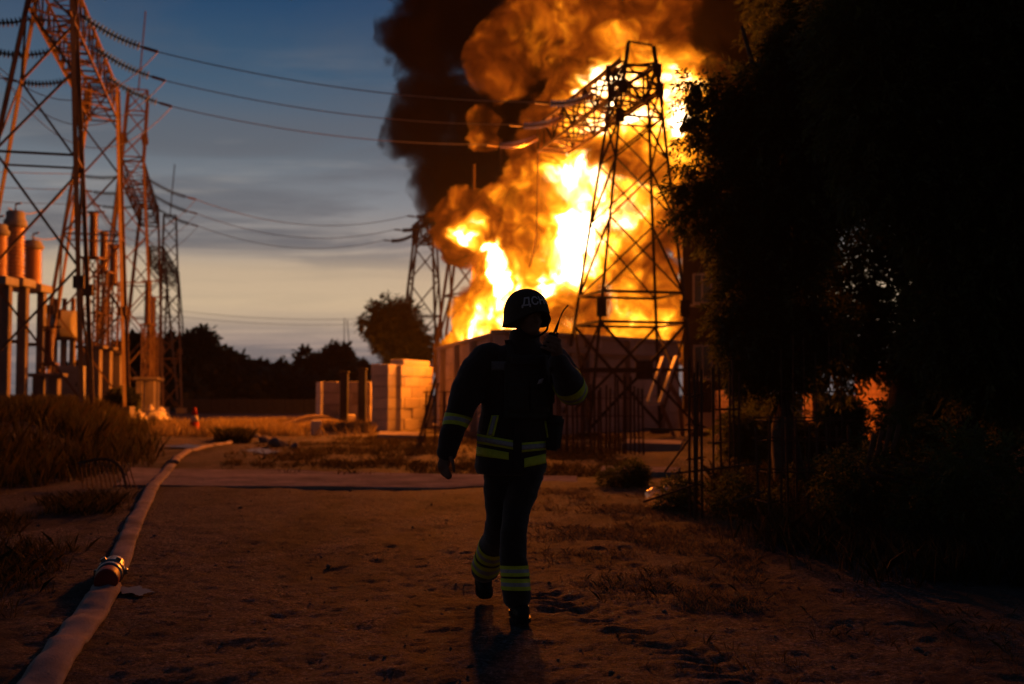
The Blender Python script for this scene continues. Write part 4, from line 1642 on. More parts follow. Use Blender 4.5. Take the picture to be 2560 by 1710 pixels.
# loose bars lying about the cages
for k, (a, b, Ya, Yb, lab) in enumerate((
        ((1608, 1255), (1735, 1212), 11.3, 11.2, 'loose rebar slanting out of the weeds by the plastic bag'),
        ((1690, 1183), (1905, 1158), 12.0, 11.2, 'long loose rebar resting low across the first cages'),
        ((1662, 1180), (1722, 1098), 13.5, 12.5, 'steep loose rebar leaning on the slim cage'),
        ((1830, 1257), (1910, 1228), 10.9, 10.6, 'short loose rebar at the foot of the wide grid cage'),
        ((1745, 1075), (1605, 1072), 12.2, 12.8, 'thin horizontal rebar jutting left from the slim cage'))):
    p, q = at(*a, Ya), at(*b, Yb)
    o = bpy.data.objects.new('loose_rebar', ROD)
    col.objects.link(o)
    o.matrix_world = between(p, q, 0.024)
    tag(o, lab, 'rebar', 'loose rebar in the weeds')
# bent starter bars
for k, (xa, ya) in enumerate(((2178, 1082), (2197, 1076), (2218, 1068), (2240, 1062))):
    Yk = 9.6 + 0.25 * k
    pts = [at(xa + 8, ya, Yk), at(xa - 4 - k, ya + 60, Yk), at(xa - 12, ya + 92 - 4 * k, Yk), at(xa + 4, ya + 106 - 4 * k, Yk), at(xa + 150, ya + 142 - 8 * k, Yk + 0.3), at(xa + 420, ya + 190 - 10 * k, Yk + 1.2)]
    me = tube_mesh('bent_rebar', [q - pts[0] for q in pts], 0.022, 6)
    o = link('bent_rebar', me, M_rust)
    o.location = pts[0]
    tag(o, ['first', 'second', 'third', 'fourth'][k] + ' from the left of the bent L-shaped bars right of the grid cage', 'rebar', 'bent starter bars')
# rusty mesh panel curling out of the grass on the left
mp = GP(-999, 15) if False else on_ground(250, 1225)
mr = empty('mesh_panel', mp, 'rusty wire mesh panel curling out of the grass left of the hose', 'wire mesh')
for k in range(12):
    x0 = 196 + k * 11
    pts = [at(x0 + 2, 1152 + abs(k - 6) * 0.8, 15.6), at(x0 + 6, 1162, 15.4), at(x0 + 9 + k * 0.4, 1190, 15.2), at(x0 + 12 + k * 1.2, 1228, 15.0)]
    link('wire', tube_mesh('wire', [q - mp for q in pts], 0.008, 4), M_rust, mr)
pts = catmull([at(195, 1158, 15.6), at(255, 1148, 15.6), at(295, 1160, 15.4), at(312, 1200, 15.1), at(326, 1262, 14.6)], 6)
link('edge_bar', tube_mesh('edge_bar', [q - mp for q in pts], 0.02, 5), M_rust, mr)

# ------------------------------------------------------------------ clear plastic bag with bottles in the weeds
bp = on_ground(1672, 1262)
bag = empty('plastic_bag', bp, 'crumpled clear plastic bag of bottles glowing gold in the weeds', 'plastic bag')
m_bag = bpy.data.materials.new('clear_plastic')
m_bag.use_nodes = True
nb = NT(m_bag.node_tree)
gl = nb.node('ShaderNodeBsdfGlossy')
gl.inputs['Color'].default_value = (0.9, 0.85, 0.7, 1)
gl.inputs['Roughness'].default_value = 0.25
tl = nb.node('ShaderNodeBsdfTranslucent')
tl.inputs['Color'].default_value = (0.85, 0.78, 0.55, 1)
tp = nb.node('ShaderNodeBsdfTransparent')
tp.inputs['Color'].default_value = (0.85, 0.8, 0.7, 1)
m1 = nb.node('ShaderNodeMixShader')
m1.inputs[0].default_value = 0.55
nb.nt.links.new(gl.outputs[0], m1.inputs[1])
nb.nt.links.new(tl.outputs[0], m1.inputs[2])
m2 = nb.node('ShaderNodeMixShader')
fr = nb.noise(nb.node('ShaderNodeTexCoord').outputs['Object'], 14, 3, 0.6)
nb.put(m2.inputs[0], nb.maprange(fr, 0.35, 0.6, 0.3, 0.95))
nb.nt.links.new(tp.outputs[0], m2.inputs[1])
nb.nt.links.new(m1.outputs[0], m2.inputs[2])
ob_ = nb.node('ShaderNodeOutputMaterial')
nb.nt.links.new(m2.outputs[0], ob_.inputs[0])
for k, (dx, s_) in enumerate(((-0.16, 0.105), (0.0, 0.115), (0.14, 0.095))):
    bm = bmesh.new()
    bmesh.ops.create_icosphere(bm, subdivisions=4, radius=1.0)
    for v in bm.verts:
        q = v.co * 2.2 + Vector((k * 7, 0, 0))
        kk = 1 + 0.16 * mnoise.fractal(q, 0.8, 2.2, 3) + 0.10 * abs(mnoise.noise(q * 3))
        v.co = Vector((v.co.x * s_ * kk + dx, v.co.y * s_ * 1.2 * kk + 0.05 * k, max(0, v.co.z * s_ * kk + s_ * 0.85) + 0.02))
    bm_obj('bulge', bm, m_bag, bag, smooth=True)

# ------------------------------------------------------------------ rubble by the far hose end
for k, (px, py, s_, lab) in enumerate(((640, 1094, 0.16, 'dark angular lump of rubble right of the far hose end'), (665, 1104, 0.2, 'larger block of rubble behind the far puddle'), (700, 1118, 0.24, 'flat dark rubble piece by the far puddle'),
                                       (545, 1098, 0.12, 'small rubble lump left of the far hose end'), (605, 1100, 0.14, 'small rubble lump just right of the far hose end'), (735, 1122, 0.13, 'low stone at the grass edge beyond the slab'), (455, 1078, 0.12, 'stone lying left of the traffic cone'), (522, 1086, 0.11, 'stone lying right of the traffic cone'))):
    p = on_ground(px, py)
    bm = bmesh.new()
    bmesh.ops.create_icosphere(bm, subdivisions=2, radius=s_)
    for v in bm.verts:
        v.co *= 1 + 0.45 * mnoise.noise(v.co * (3 / s_ * 0.3) + Vector((k * 3.3, 0, 0)))
        v.co.z = v.co.z * 0.6
    o = bm_obj('rubble_piece', bm, M_concrete_dark)
    o.location = p + Vector((0, 0, s_ * 0.25))
    o.rotation_euler = (0.2 * k, 0.1, k)
    tag(o, lab, 'rubble', 'rubble by the far hose end')
# pebbles scattered on the track
V, lp_, sz_ = [], [], []
for k in range(700):
    y = 4.2 + 12 * rng.random() ** 1.4
    x = rng.uniform(-0.42, 0.40) * y - 0.05
    s_ = rng.uniform(0.003, 0.008) * (1 + 0.06 * y) * (1 + 1.3 * (rng.random() > 0.94))
    zc_ = gz(x, y) + s_ * 0.2
    b = len(V)
    for q in ((1, 0, 0), (0, 1, 0), (-1, 0, 0), (0, -1, 0), (0, 0, .7), (0, 0, -.5)):
        V.append((x + q[0] * s_ * rng.uniform(.7, 1.3), y + q[1] * s_ * rng.uniform(.7, 1.3), zc_ + q[2] * s_))
    for t in ((0, 1, 4), (1, 2, 4), (2, 3, 4), (3, 0, 4), (1, 0, 5), (2, 1, 5), (3, 2, 5), (0, 3, 5)):
        lp_ += [b + t[0], b + t[1], b + t[2]]
        sz_.append(3)
o = fast_mesh('pebbles', V, lp_, sz_, noisy('pebble_stone', (0.06, 0.05, 0.047), (0.15, 0.13, 0.12), 3, 0.8, 0, spec=0.3))
tag(o, 'small pebbles and clods scattered over the dirt track', 'pebbles', kind='stuff')
# ------------------------------------------------------------------ foliage
def leaf_material(name, c0, c1, trans=0.5):
    m = bpy.data.materials.new(name)
    m.use_nodes = True
    n = NT(m.node_tree)
    at_ = n.node('ShaderNodeAttribute')
    at_.attribute_name = 'tint'
    c = n.mix(at_.outputs['Fac'], c0, c1)
    d = n.node('ShaderNodeBsdfDiffuse')
    t = n.node('ShaderNodeBsdfTranslucent')
    gl_ = n.node('ShaderNodeBsdfGlossy')
    gl_.inputs['Roughness'].default_value = 0.45
    gl_.inputs['Color'].default_value = (0.5, 0.5, 0.5, 1)
    n.put(d.inputs['Color'], c)
    n.put(t.inputs['Color'], c)
    mx = n.node('ShaderNodeMixShader')
    mx.inputs[0].default_value = trans
    n.nt.links.new(d.outputs[0], mx.inputs[1])
    n.nt.links.new(t.outputs[0], mx.inputs[2])
    m2 = n.node('ShaderNodeMixShader')
    m2.inputs[0].default_value = 0.03
    n.nt.links.new(mx.outputs[0], m2.inputs[1])
    n.nt.links.new(gl_.outputs[0], m2.inputs[2])
    o = n.node('ShaderNodeOutputMaterial')
    n.nt.links.new(m2.outputs[0], o.inputs[0])
    return m


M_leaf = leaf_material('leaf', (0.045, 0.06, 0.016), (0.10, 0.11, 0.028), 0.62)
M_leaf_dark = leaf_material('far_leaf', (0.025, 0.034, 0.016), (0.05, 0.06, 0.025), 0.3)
M_grass = leaf_material('grass_blade', (0.028, 0.032, 0.010), (0.085, 0.064, 0.026), 0.45)
M_straw = leaf_material('dry_straw', (0.20, 0.155, 0.08), (0.34, 0.27, 0.16), 0.3)
M_bark = noisy('bark', (0.045, 0.035, 0.028), (0.10, 0.08, 0.065), 7, 0.95, 0.5)


def unit(v):
    return v / np.maximum(np.linalg.norm(v, axis=-1, keepdims=True), 1e-9)


def leaf_quads(P, D, N, length, width, fold=0.0):
    """diamond leaves: base P, direction D, blade normal N"""
    S = unit(np.cross(D, N))
    mid = P + D * (length * 0.45)[:, None]
    tip = P + D * length[:, None]
    L = mid + S * (width * 0.5)[:, None]
    R = mid - S * (width * 0.5)[:, None]
    V = np.stack([P, R, tip, L], 1).reshape(-1, 3)
    k = len(P)
    idx = np.arange(k * 4, dtype=np.int32)
    return V, idx, np.full(k, 4)


def blob_points(blobs, n, shell=0.55):
    w = np.array([b[1] ** 2 * (b[2] if len(b) > 2 else 1.0) for b in blobs])
    ci = nrg.choice(len(blobs), n, p=w / w.sum())
    C = np.array([tuple(b[0]) for b in blobs])[ci]
    R = np.array([b[1] for b in blobs])[ci]
    d = unit(nrg.normal(size=(n, 3)))
    r = shell + (1 - shell) * nrg.random(n)
    r = np.where(nrg.random(n) < 0.35, nrg.random(n) ** 0.5, r)
    return C + d * (R * r)[:, None], d


def spray_crown(name, parent, blobs, n_spray, spray_len, leaflets, leaf_len, mat, droop=0.5, aspect=0.32):
    P0, out = blob_points(blobs, n_spray)
    D = unit(out * 0.8 + nrg.normal(size=(n_spray, 3)) * 0.6 + np.array([0, 0, -droop]))
    up = unit(nrg.normal(size=(n_spray, 3)) * 0.6 + np.array([0, 0, 1.0]))
    S = unit(np.cross(D, up))
    Nn = np.cross(S, D)
    Ps, Ds, Ns = [], [], []
    sl = spray_len * (0.6 + 0.8 * nrg.random(n_spray))
    for k in range(leaflets):
        t = (k // 2 + 1) / (leaflets // 2 + 1)
        side = 1 if k % 2 else -1
        if k == leaflets - 1:
            side = 0
            t = 1.0
        bend = np.array([0, 0, -1.0]) * (0.25 * t * t)
        Ps.append(P0 + D * (sl * t)[:, None] + bend * sl[:, None])
        Ds.append(unit(D * 0.65 + S * side * 0.75 + nrg.normal(size=(n_spray, 3)) * 0.18 + np.array([0, 0, -0.25])))
        Ns.append(unit(Nn + nrg.normal(size=(n_spray, 3)) * 0.35))
    P, Dd, N_ = np.concatenate(Ps), np.concatenate(Ds), np.concatenate(Ns)
    ln = leaf_len * (0.65 + 0.7 * nrg.random(len(P)))
    V, idx, sz = leaf_quads(P, Dd, N_, ln, ln * aspect)
    tint = np.repeat(np.tile(nrg.random(n_spray), leaflets) * 0.7 + nrg.random(len(P)) * 0.3, 4)
    V = V - np.array(tuple(parent_world(parent)))
    return fast_mesh(name, V, idx, sz, mat, parent, tint)


def tree(name, label, base, blobs, n_spray, spray_len, leaflets, leaf_len, mat, trunk_r=0.14, cat='tree', group=None, droop=0.5, fork=0.35, aspect=0.32):
    base = Vector((base.x, base.y, gz(base.x, base.y)))
    root = empty(name, base, label, cat, group)
    c = sum((Vector(b[0]) for b in blobs), Vector()) / len(blobs)
    top = Vector((c.x * 0.7 + base.x * 0.3, c.y * 0.7 + base.y * 0.3, max(b[0].z for b in blobs)))
    tp_ = [base - Vector((0, 0, 0.15))]
    for t in (0.12, 0.3, 0.5, 0.75, 0.95):
        tp_.append(base.lerp(top, t) + Vector((rng.uniform(-1, 1), rng.uniform(-1, 1), 0)) * trunk_r * 0.9)
    rad = [trunk_r * k for k in (1.35, 1.0, 0.85, 0.62, 0.35, 0.12)]
    trunk = link('trunk', tube_mesh('trunk', [p - base for p in tp_], rad, 9), M_bark, root, True)
    for b in (sorted(blobs, key=lambda q: -q[1])[:10] + [q for q in blobs if q[1] < 0.16 and name == 'ash_tree']):
        slim = 1.0 if b[1] > 0.16 else 0.2
        c_ = Vector(b[0])
        t = min(0.8, max(0.15, (c_.z - base.z) / max(top.z - base.z, 0.1) * 0.62))
        s = base.lerp(top, t)
        m_ = s.lerp(c_, 0.55) + Vector((0, 0, 0.12 * (c_ - s).length))
        link('limb', tube_mesh('limb', [p - base for p in catmull([s, m_, c_], 4)], [slim * trunk_r * 0.42 * (1 - i / 10.0) for i in range(9)], 6), M_bark, trunk, True)
    spray_crown('crown', root, blobs, n_spray, spray_len, leaflets, leaf_len, mat, droop, aspect)
    return root


def pb(lst, Y):
    return [(at(x, y, Y + (d[0] if d else 0)), r / F * Y, *(d[1:])) for x, y, r, *d in lst]


# big ash-leaved tree right of the flames: its left fringe cuts into the fire
T1 = [(1728, 205, 15, 0, 1.2), (1714, 238, 13, 0, 1.2), (1720, 278, 16, 0, 1.2), (1703, 332, 12, 0, 1.2), (1737, 335, 20, 0, 1), (1702, 462, 18, 0, 1.2), (1684, 468, 12, 0, 1.2), (1694, 522, 18, 0, 1.2), (1742, 480, 28, 0, 1), (1748, 252, 22, 0, 1), (1760, 210, 18, 0, 1.2), (1735, 560, 24, 0, .8),
      (1800, 250, 44, 0, 0.8), (1785, 215, 22, 0, 0.5), (1770, 330, 40, 0, 0.6), (1740, 300, 22, 0, 0.35), (1838, 330, 70), (1760, 425, 38, 0, 0.6), (1715, 405, 24, 0, 0.35), (1850, 460, 90), (1765, 520, 44, 0, 0.6), (1715, 545, 26, 0, 0.35), (1855, 600, 84), (1790, 590, 30, 0, 0.5),
      (1900, 250, 100), (1960, 380, 150), (1960, 560, 140), (1860, 715, 78), (1830, 800, 48), (1880, 850, 85), (1955, 720, 110), (2030, 195, 120), (1990, 90, 80), (1930, 190, 40, 0, 0.8), (1900, 205, 26, 0, 0.8), (1960, 130, 50, 0, 0.8), (2070, 0, 120), (2080, 300, 150),
      (2060, 470, 110), (1960, 860, 90), (1860, 925, 50), (1960, 930, 50), (2060, 820, 70)]
tree('ash_tree', 'big ash-leaved tree whose lacy left fringe cuts across the bright flames', GP(1985, 14.5), pb(T1, 14.5), 13000, 0.20, 9, 0.092, M_leaf, 0.17)
T2 = [(2200, 60, 190), (2350, 40, 200), (2480, 60, 200), (2200, 250, 180), (2340, 260, 190), (2480, 280, 190), (2200, 430, 120), (2320, 440, 150), (2470, 470, 180), (2560, 120, 200), (2560, 380, 200), (2300, 560, 70, 0, 0.55), (2400, 600, 130), (2500, 640, 170), (2560, 620, 160),
      (2430, 760, 140), (2540, 800, 160), (2330, 720, 70, 0, 0.5), (2350, 840, 100), (2460, 900, 130), (2560, 950, 130)]
tree('leafy_tree', 'dense dark leafy tree filling the upper right corner', GP(2420, 12.0), pb(T2, 12.0), 17000, 0.19, 9, 0.085, M_leaf, 0.18)
T3 = [(2140, 160, 210), (2290, 130, 210), (2440, 180, 210), (2560, 250, 210), (2070, 130, 130), (2000, 340, 150), (2150, 400, 130), (2300, 360, 160), (2450, 420, 170), (2570, 500, 190), (1900, 330, 110), (1930, 560, 110), (1960, 760, 110), (2040, 880, 80), (2110, 880, 60), (2200, 870, 70), (2330, 900, 90),
      (2450, 840, 150), (2560, 780, 170), (2420, 640, 110), (2090, 950, 36), (2300, 985, 50), (2370, 1010, 80), (2480, 1020, 110), (2090, 620, 80, 0, 0.9), (2150, 690, 90, 0, 0.8), (2230, 740, 100, 0, 0.9), (2150, 790, 90, 0, 1), (2260, 580, 80, 0, 0.9), (2180, 580, 60, 0, 0.9), (2100, 860, 70), (2220, 840, 70)]
tree('leafy_tree', 'second dark tree standing behind, with sky showing through its lower crown', GP(2260, 18.0), pb(T3, 18.0), 15000, 0.24, 9, 0.12, M_leaf, 0.2)
T4 = [(2100, 20, 240), (2300, 40, 240), (2500, 40, 240), (2620, 260, 240), (2060, 40, 130), (2120, 230, 190), (2330, 240, 220), (2520, 420, 220), (2600, 660, 220), (2480, 620, 130), (2030, 420, 140), (2240, 420, 110), (2380, 470, 120), (2000, 640, 90), (2030, 800, 90), (2560, 900, 180), (2400, 960, 120), (1930, 880, 70), (2310, 950, 60), (1890, 820, 60), (1850, 640, 70)]
tree('leafy_tree', 'tall shadowy tree farthest back on the right, above the brick wall', GP(2330, 23.0), pb(T4, 23.0), 12000, 0.34, 9, 0.19, M_leaf, 0.22)

# bushy weeds in the dark right corner
for (px, Y, h, w, lab, n_) in ((2180, 10.2, 0.75, 0.7, 'dark bushy weeds behind the bent bars', 900), (2420, 9.4, 0.95, 0.9, 'dark shrub at the right frame edge under the trees', 1200), (2300, 12.0, 1.2, 1.0, 'tall dark shrub between the bent bars and the trees', 1200),
                               (1700, 12.6, 0.30, 0.25, 'tangled weeds around the foot of the slim rebar cage', 260), (1860, 11.6, 0.40, 0.40, 'twiggy weeds between the first two rebar cages', 300), (1560, 15.5, 0.26, 0.4, 'low bushy weeds on the short slab right of the firefighter', 500),
                               (2060, 13.5, 0.45, 0.6, 'weeds growing up behind the wide grid cage', 400)):
    p = GP(px, Y)
    bl = [(p + Vector((rng.uniform(-w, w) * 0.6, rng.uniform(-0.3, 0.3), h * rng.uniform(0.25, 0.75))), h * rng.uniform(0.3, 0.42)) for _ in range(6)]
    root = empty('shrub', p, lab, 'shrub', 'weedy shrubs on the right')
    for k in range(5):
        q = bl[k][0]
        link('stem', tube_mesh('stem', [Vector((0.03 * k, 0, -0.05)), (q - p) * 0.5 + Vector((0, 0, 0.05)), q - p], [0.012, 0.009, 0.005], 5), M_bark, root)
    spray_crown('foliage', root, bl, n_, 0.13, 7, 0.06, M_leaf, 0.1)

# a ragged hedge of saplings closing the view below the crowns
for (px, Y, h, w, lab) in ((1862, 21.5, 0.9, 0.4, 'dark sapling bush just right of the narrow lit wall'), (1925, 22.5, 1.2, 0.5, 'dark sapling bush behind the wide grid cage, left one'), (1975, 20.5, 0.8, 0.3, 'low dark bush left of the thin lit pier'), (2080, 21.0, 1.1, 0.35, 'dark bush between the thin lit pier and the lit brick wall'), (2118, 23.0, 0.7, 0.2, 'small dark bush at the left foot of the lit brick wall'),
                           (2295, 20.0, 1.8, 0.4, 'dark bush right of the lit brick wall'), (2370, 19.0, 2.2, 0.7, 'big dark bush under the leafy trees, second from the frame edge'), (2470, 18.0, 2.2, 0.8, 'big dark bush under the leafy trees at the frame edge')):
    p = GP(px, Y)
    bl = [(p + Vector((rng.uniform(-w, w), rng.uniform(-0.5, 0.5), h * rng.uniform(0.12, 0.85))), h * rng.uniform(0.16, 0.26)) for _ in range(12)]
    root = empty('sapling_bush', p, lab, 'bush', 'saplings under the trees')
    for k in range(5):
        q = bl[k][0]
        link('stem', tube_mesh('stem', [Vector((0.05 * k - .1, 0, -0.05)), (q - p) * 0.5 + Vector((0, 0, 0.1)), q - p], [0.02, 0.014, 0.006], 5), M_bark, root)
    spray_crown('foliage', root, bl, 800, 0.24, 9, 0.12, M_leaf, 0.2)

# far trees against the afterglow: (px, top py, half width px, depth, label)
FAR = [(330, 850, 60, 92, 'dark round tree far left behind the gantry legs'), (430, 850, 62, 88, 'dark tree crown just right of the farthest gantry'), (500, 828, 62, 88, 'tallest rounded dark tree of the far left treeline'), (560, 880, 50, 90, 'dark tree sloping down right of the tallest one'),
       (595, 905, 40, 95, 'small dark tree in the dip of the far treeline'), (650, 918, 45, 100, 'low dark tree in the middle of the treeline'), (705, 915, 40, 104, 'low dark tree left of the rounded one'), (762, 882, 40, 95, 'small rounded dark tree left of the pointed one'),
       (850, 868, 45, 95, 'pointed dark tree near the thin masts'), (905, 915, 36, 90, 'low dark tree beside the leaning tree'), (800, 905, 40, 98, 'low dark tree between rounded and pointed trees'), (240, 880, 70, 95, 'dark tree behind the porcelain posts')]
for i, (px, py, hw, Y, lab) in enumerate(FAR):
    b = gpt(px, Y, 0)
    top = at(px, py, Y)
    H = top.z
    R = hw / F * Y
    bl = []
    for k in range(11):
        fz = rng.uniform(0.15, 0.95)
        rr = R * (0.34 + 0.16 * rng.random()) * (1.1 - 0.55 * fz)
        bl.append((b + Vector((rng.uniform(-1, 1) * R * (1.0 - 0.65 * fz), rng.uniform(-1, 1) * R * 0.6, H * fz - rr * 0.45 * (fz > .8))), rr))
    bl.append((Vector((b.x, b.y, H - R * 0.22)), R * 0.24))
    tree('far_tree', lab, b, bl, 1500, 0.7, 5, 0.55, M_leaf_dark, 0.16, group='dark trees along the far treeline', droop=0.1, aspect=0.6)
# a continuous belt of undergrowth under them
bl = []
for k in range(110):
    px = 150 + 850 * k / 110 + rng.uniform(-6, 6)
    Y = rng.uniform(84, 110)
    h = rng.uniform(1.2, 2.6)
    bl.append((gpt(px, Y, h * 0.55), h * 0.75))
root = empty('woodland', gpt(560, 95, 0))
root['kind'] = 'stuff'
root['label'] = 'dark belt of undergrowth below the far trees'
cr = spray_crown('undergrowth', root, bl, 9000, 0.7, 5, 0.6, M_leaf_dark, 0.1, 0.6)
cr['kind'] = 'stuff'
# the leaning tree at the dark gantry
T5 = [(905, 800, 28), (930, 770, 26), (960, 790, 34), (990, 800, 36), (950, 830, 40), (1000, 850, 44), (1035, 860, 26), (970, 880, 40), (1020, 900, 34), (925, 850, 22, 0, .6), (985, 760, 18), (912, 830, 18, 0, .6)]
tree('leaning_tree', 'ragged dark tree in front of the gantry left of the flames', GP(1005, 62), pb([(q[0] + 24, *q[1:]) for q in T5], 62), 2600, 0.36, 7, 0.25, M_leaf_dark, 0.16, droop=0.4)
# thin radio poles on the skyline
for px, py, lab in ((861, 795, 'taller of two hair-thin masts on the skyline'), (868, 800, 'shorter leaning hair-thin mast on the skyline')):
    b, t = gpt(px - 1 if px < 865 else px + 18, 100, 0), at(px, py, 100)
    o = bpy.data.objects.new('thin_mast', rod_mesh(M_dark, 8))
    col.objects.link(o)
    o.matrix_world = between(b, t, 0.07)
    tag(o, lab, 'mast')
b, t = gpt(884, 96, 0), at(885, 885, 96)
o = bpy.data.objects.new('dark_post', rod_mesh(M_dark, 8))
col.objects.link(o)
o.matrix_world = between(b, t, 0.28)
tag(o, 'thick dark post among the far treetops', 'post')
# round shrub by the second gantry leg
p = GP(306, 43)
bl = [(p + Vector((rng.uniform(-.35, .35), rng.uniform(-.2, .2), rng.uniform(0.25, 0.75))), 0.36) for _ in range(6)]
root = empty('shrub', p, 'round black shrub at the foot of the nearest gantry', 'shrub')
for k in range(4):
    link('stem', tube_mesh('stem', [Vector((0.04 * k - .06, 0, -0.05)), bl[k][0] - p], [0.02, 0.01], 5), M_bark, root)
spray_crown('foliage', root, bl, 700, 0.16, 7, 0.12, M_leaf_dark, 0.1, 0.5)


# ------------------------------------------------------------------ grass
def grass(name, label, x, y, hmin, hmax, blades, width, mat, lean=0.45, tintb=0.0):
    """tufts of bent blades at the ground points x, y"""
    n = len(x)
    z = ground_h(x, y)
    P0 = np.stack([x, y, z - 0.01], -1)
    Vs, tints = [], []
    for k in range(blades):
        a = nrg.random(n) * 2 * np.pi
        off = np.stack([np.cos(a), np.sin(a), np.zeros(n)], -1)
        h = hmin + (hmax - hmin) * nrg.random(n) ** 1.3
        ln = lean * (0.3 + nrg.random(n)) * h
        b = P0 + off * (0.035 * nrg.random(n))[:, None]
        mid = b + off * (ln * 0.35)[:, None] + np.array([0, 0, 1.0]) * (h * 0.6)[:, None]
        tip = b + off * ln[:, None] + np.array([0, 0, 1.0]) * h[:, None]
        a2 = a + np.pi / 2 + nrg.normal(size=n) * 0.6
        s = np.stack([np.cos(a2), np.sin(a2), np.zeros(n)], -1) * (width * (0.6 + 0.8 * nrg.random(n)))[:, None]
        Vs.append(np.stack([b - s, b + s, mid + s * 0.7, tip, mid - s * 0.7], 1))
        t = np.clip(nrg.random(n) + tintb, 0, 1)
        tints.append(np.repeat(t, 5))
    V = np.concatenate(Vs).reshape(-1, 3)
    k = len(V) // 5
    idx = np.arange(k * 5, dtype=np.int32)
    o = fast_mesh(name, V, idx, np.full(k, 5), mat, None, np.concatenate(tints))
    return tag(o, label, kind='stuff')


def scatter(n, pxr, yr, dens=None, power=1.0):
    y = yr[0] + (yr[1] - yr[0]) * nrg.random(n) ** power
    px = pxr[0] + (pxr[1] - pxr[0]) * nrg.random(n)
    x = (px - 1280) / F * y
    if dens is not None:
        keep = nrg.random(n) < dens(x, y)
        x, y = x[keep], y[keep]
    return x, y


clear_hose = lambda x, y: 1.0
def off_track(x, y):
    return np.ones_like(x)


# tall grass on the left bank
x, y = scatter(15000, (-120, 420), (11, 44), lambda x, y: sstep(0.6, -0.7, x - bank_edge(y)) * np.clip(0.45 + 1.6 * fbm(x, y, 0.5, 2, 40), 0.05, 1))
grass('tall_grass', 'tall seeding grass covering the left bank below the gantries', x, y, 0.14, 0.52, 6, 0.006, M_grass, 0.5, -0.1)
x, y = scatter(11000, (-250, 330), (5.5, 14), lambda x, y: sstep(-2.35 - 0.22 * (y - 5), -3.3 - 0.22 * (y - 5), x) * np.clip(0.5 + 1.8 * fbm(x, y, 0.9, 2, 41), 0, 1))
grass('rough_grass', 'rough short grass along the left edge of the track near the hose', x, y, 0.03, 0.17, 6, 0.003, M_grass, 0.9, -0.15)
# golden verge by the cone
x, y = scatter(9000, (380, 940), (33.5, 47), lambda x, y: np.clip(0.45 + 2.0 * fbm(x, y, 0.55, 2, 42), 0, 1) * (((x + 7.15) / 1.5) ** 2 + ((y - 41.5) / 1.6) ** 2 > 1))
grass('dry_grass', 'dry grass strip glowing gold around the traffic cone', x, y, 0.08, 0.40, 6, 0.008, M_straw, 0.5)
# mid-field grass
x, y = scatter(16000, (560, 1560), (17.5, 33), lambda x, y: np.clip(0.38 + 1.6 * fbm(x, y, 0.9, 4, 43, 0.6), 0, 1) * sstep(-6.2, -3.6, x + 0.02 * (y - 17)) )
grass('field_grass', 'low green grass between the slab and the block stacks', x, y, 0.03, 0.13, 6, 0.005, M_grass, 0.9, 0.2)
# right-hand weeds and verge
x, y = scatter(22000, (1255, 1900), (6.6, 15), lambda x, y: np.clip(0.22 + 1.5 * fbm(x, y, 1.6, 4, 44, 0.65), 0, 0.8) * sstep(0.15, 1.0, x + 0.10 * (y - 8)))
grass('sparse_grass', 'sparse weedy grass on the dirt right of the firefighter', x, y, 0.01, 0.06, 5, 0.0024, M_straw, 1.1, -0.3)
x, y = scatter(9000, (1780, 2750), (7.5, 17), lambda x, y: np.clip(0.5 + 1.8 * fbm(x, y, 0.6, 2, 45), 0, 1) * sstep(1.6, 2.8, x + 0.12 * (y - 8)))
grass('dark_grass', 'tall dark grass around the rebar cages', x, y, 0.06, 0.34, 5, 0.004, M_grass, 0.8, -0.3)
x, y = scatter(2600, (1500, 2800), (4.2, 8), lambda x, y: np.clip(0.1 + 2.2 * fbm(x, y, 1.1, 3, 46), 0, 0.7))
grass('sparse_grass', 'thin short grass on the dark ground at the lower right', x, y, 0.015, 0.07, 5, 0.0022, M_grass, 1.0, 0.1)
# straw and twigs trodden into the track
x, y = scatter(3800, (0, 2560), (3.8, 16), lambda x, y: np.clip(0.25 + 2.0 * fbm(x, y, 1.4, 2, 47), 0, 1), 1.5)
n_ = len(x)
a = nrg.random(n_) * 2 * np.pi
D = np.stack([np.cos(a), np.sin(a), 0.12 * nrg.normal(size=n_)], -1)
P = np.stack([x, y, ground_h(x, y) + 0.008], -1)
ln = 0.03 + 0.09 * nrg.random(n_) ** 2
V, idx, sz = leaf_quads(P, unit(D), np.tile(np.array([0, 0, 1.0]), (n_, 1)), ln, np.full(n_, 0.0035))
o = fast_mesh('straw', V, idx, sz, M_straw, None, np.repeat(nrg.random(n_), 4))
tag(o, 'bits of straw and dry stalks lying on the track', kind='stuff')
# weeds at the far hose end
x, y = scatter(260, (545, 625), (29.5, 31.5))
grass('weed_tuft', 'dark leafy weeds where the hose disappears', x, y, 0.12, 0.42, 5, 0.014, M_grass, 0.8, -0.4)
# ------------------------------------------------------------------ the firefighter
from mathutils.bvhtree import BVHTree
PBASE = Vector((0.03, 6.35, 0.0))
PBASE.z = gz(PBASE.x, PBASE.y)
man = empty('person', PBASE, 'firefighter in helmet, dark turnout suit and vest walking and speaking into a radio', 'person')


def Q(px, py, Y=6.5):
    return at(px, py, Y) - PBASE


def pr(r, Y=6.5):
    return r / F * Y


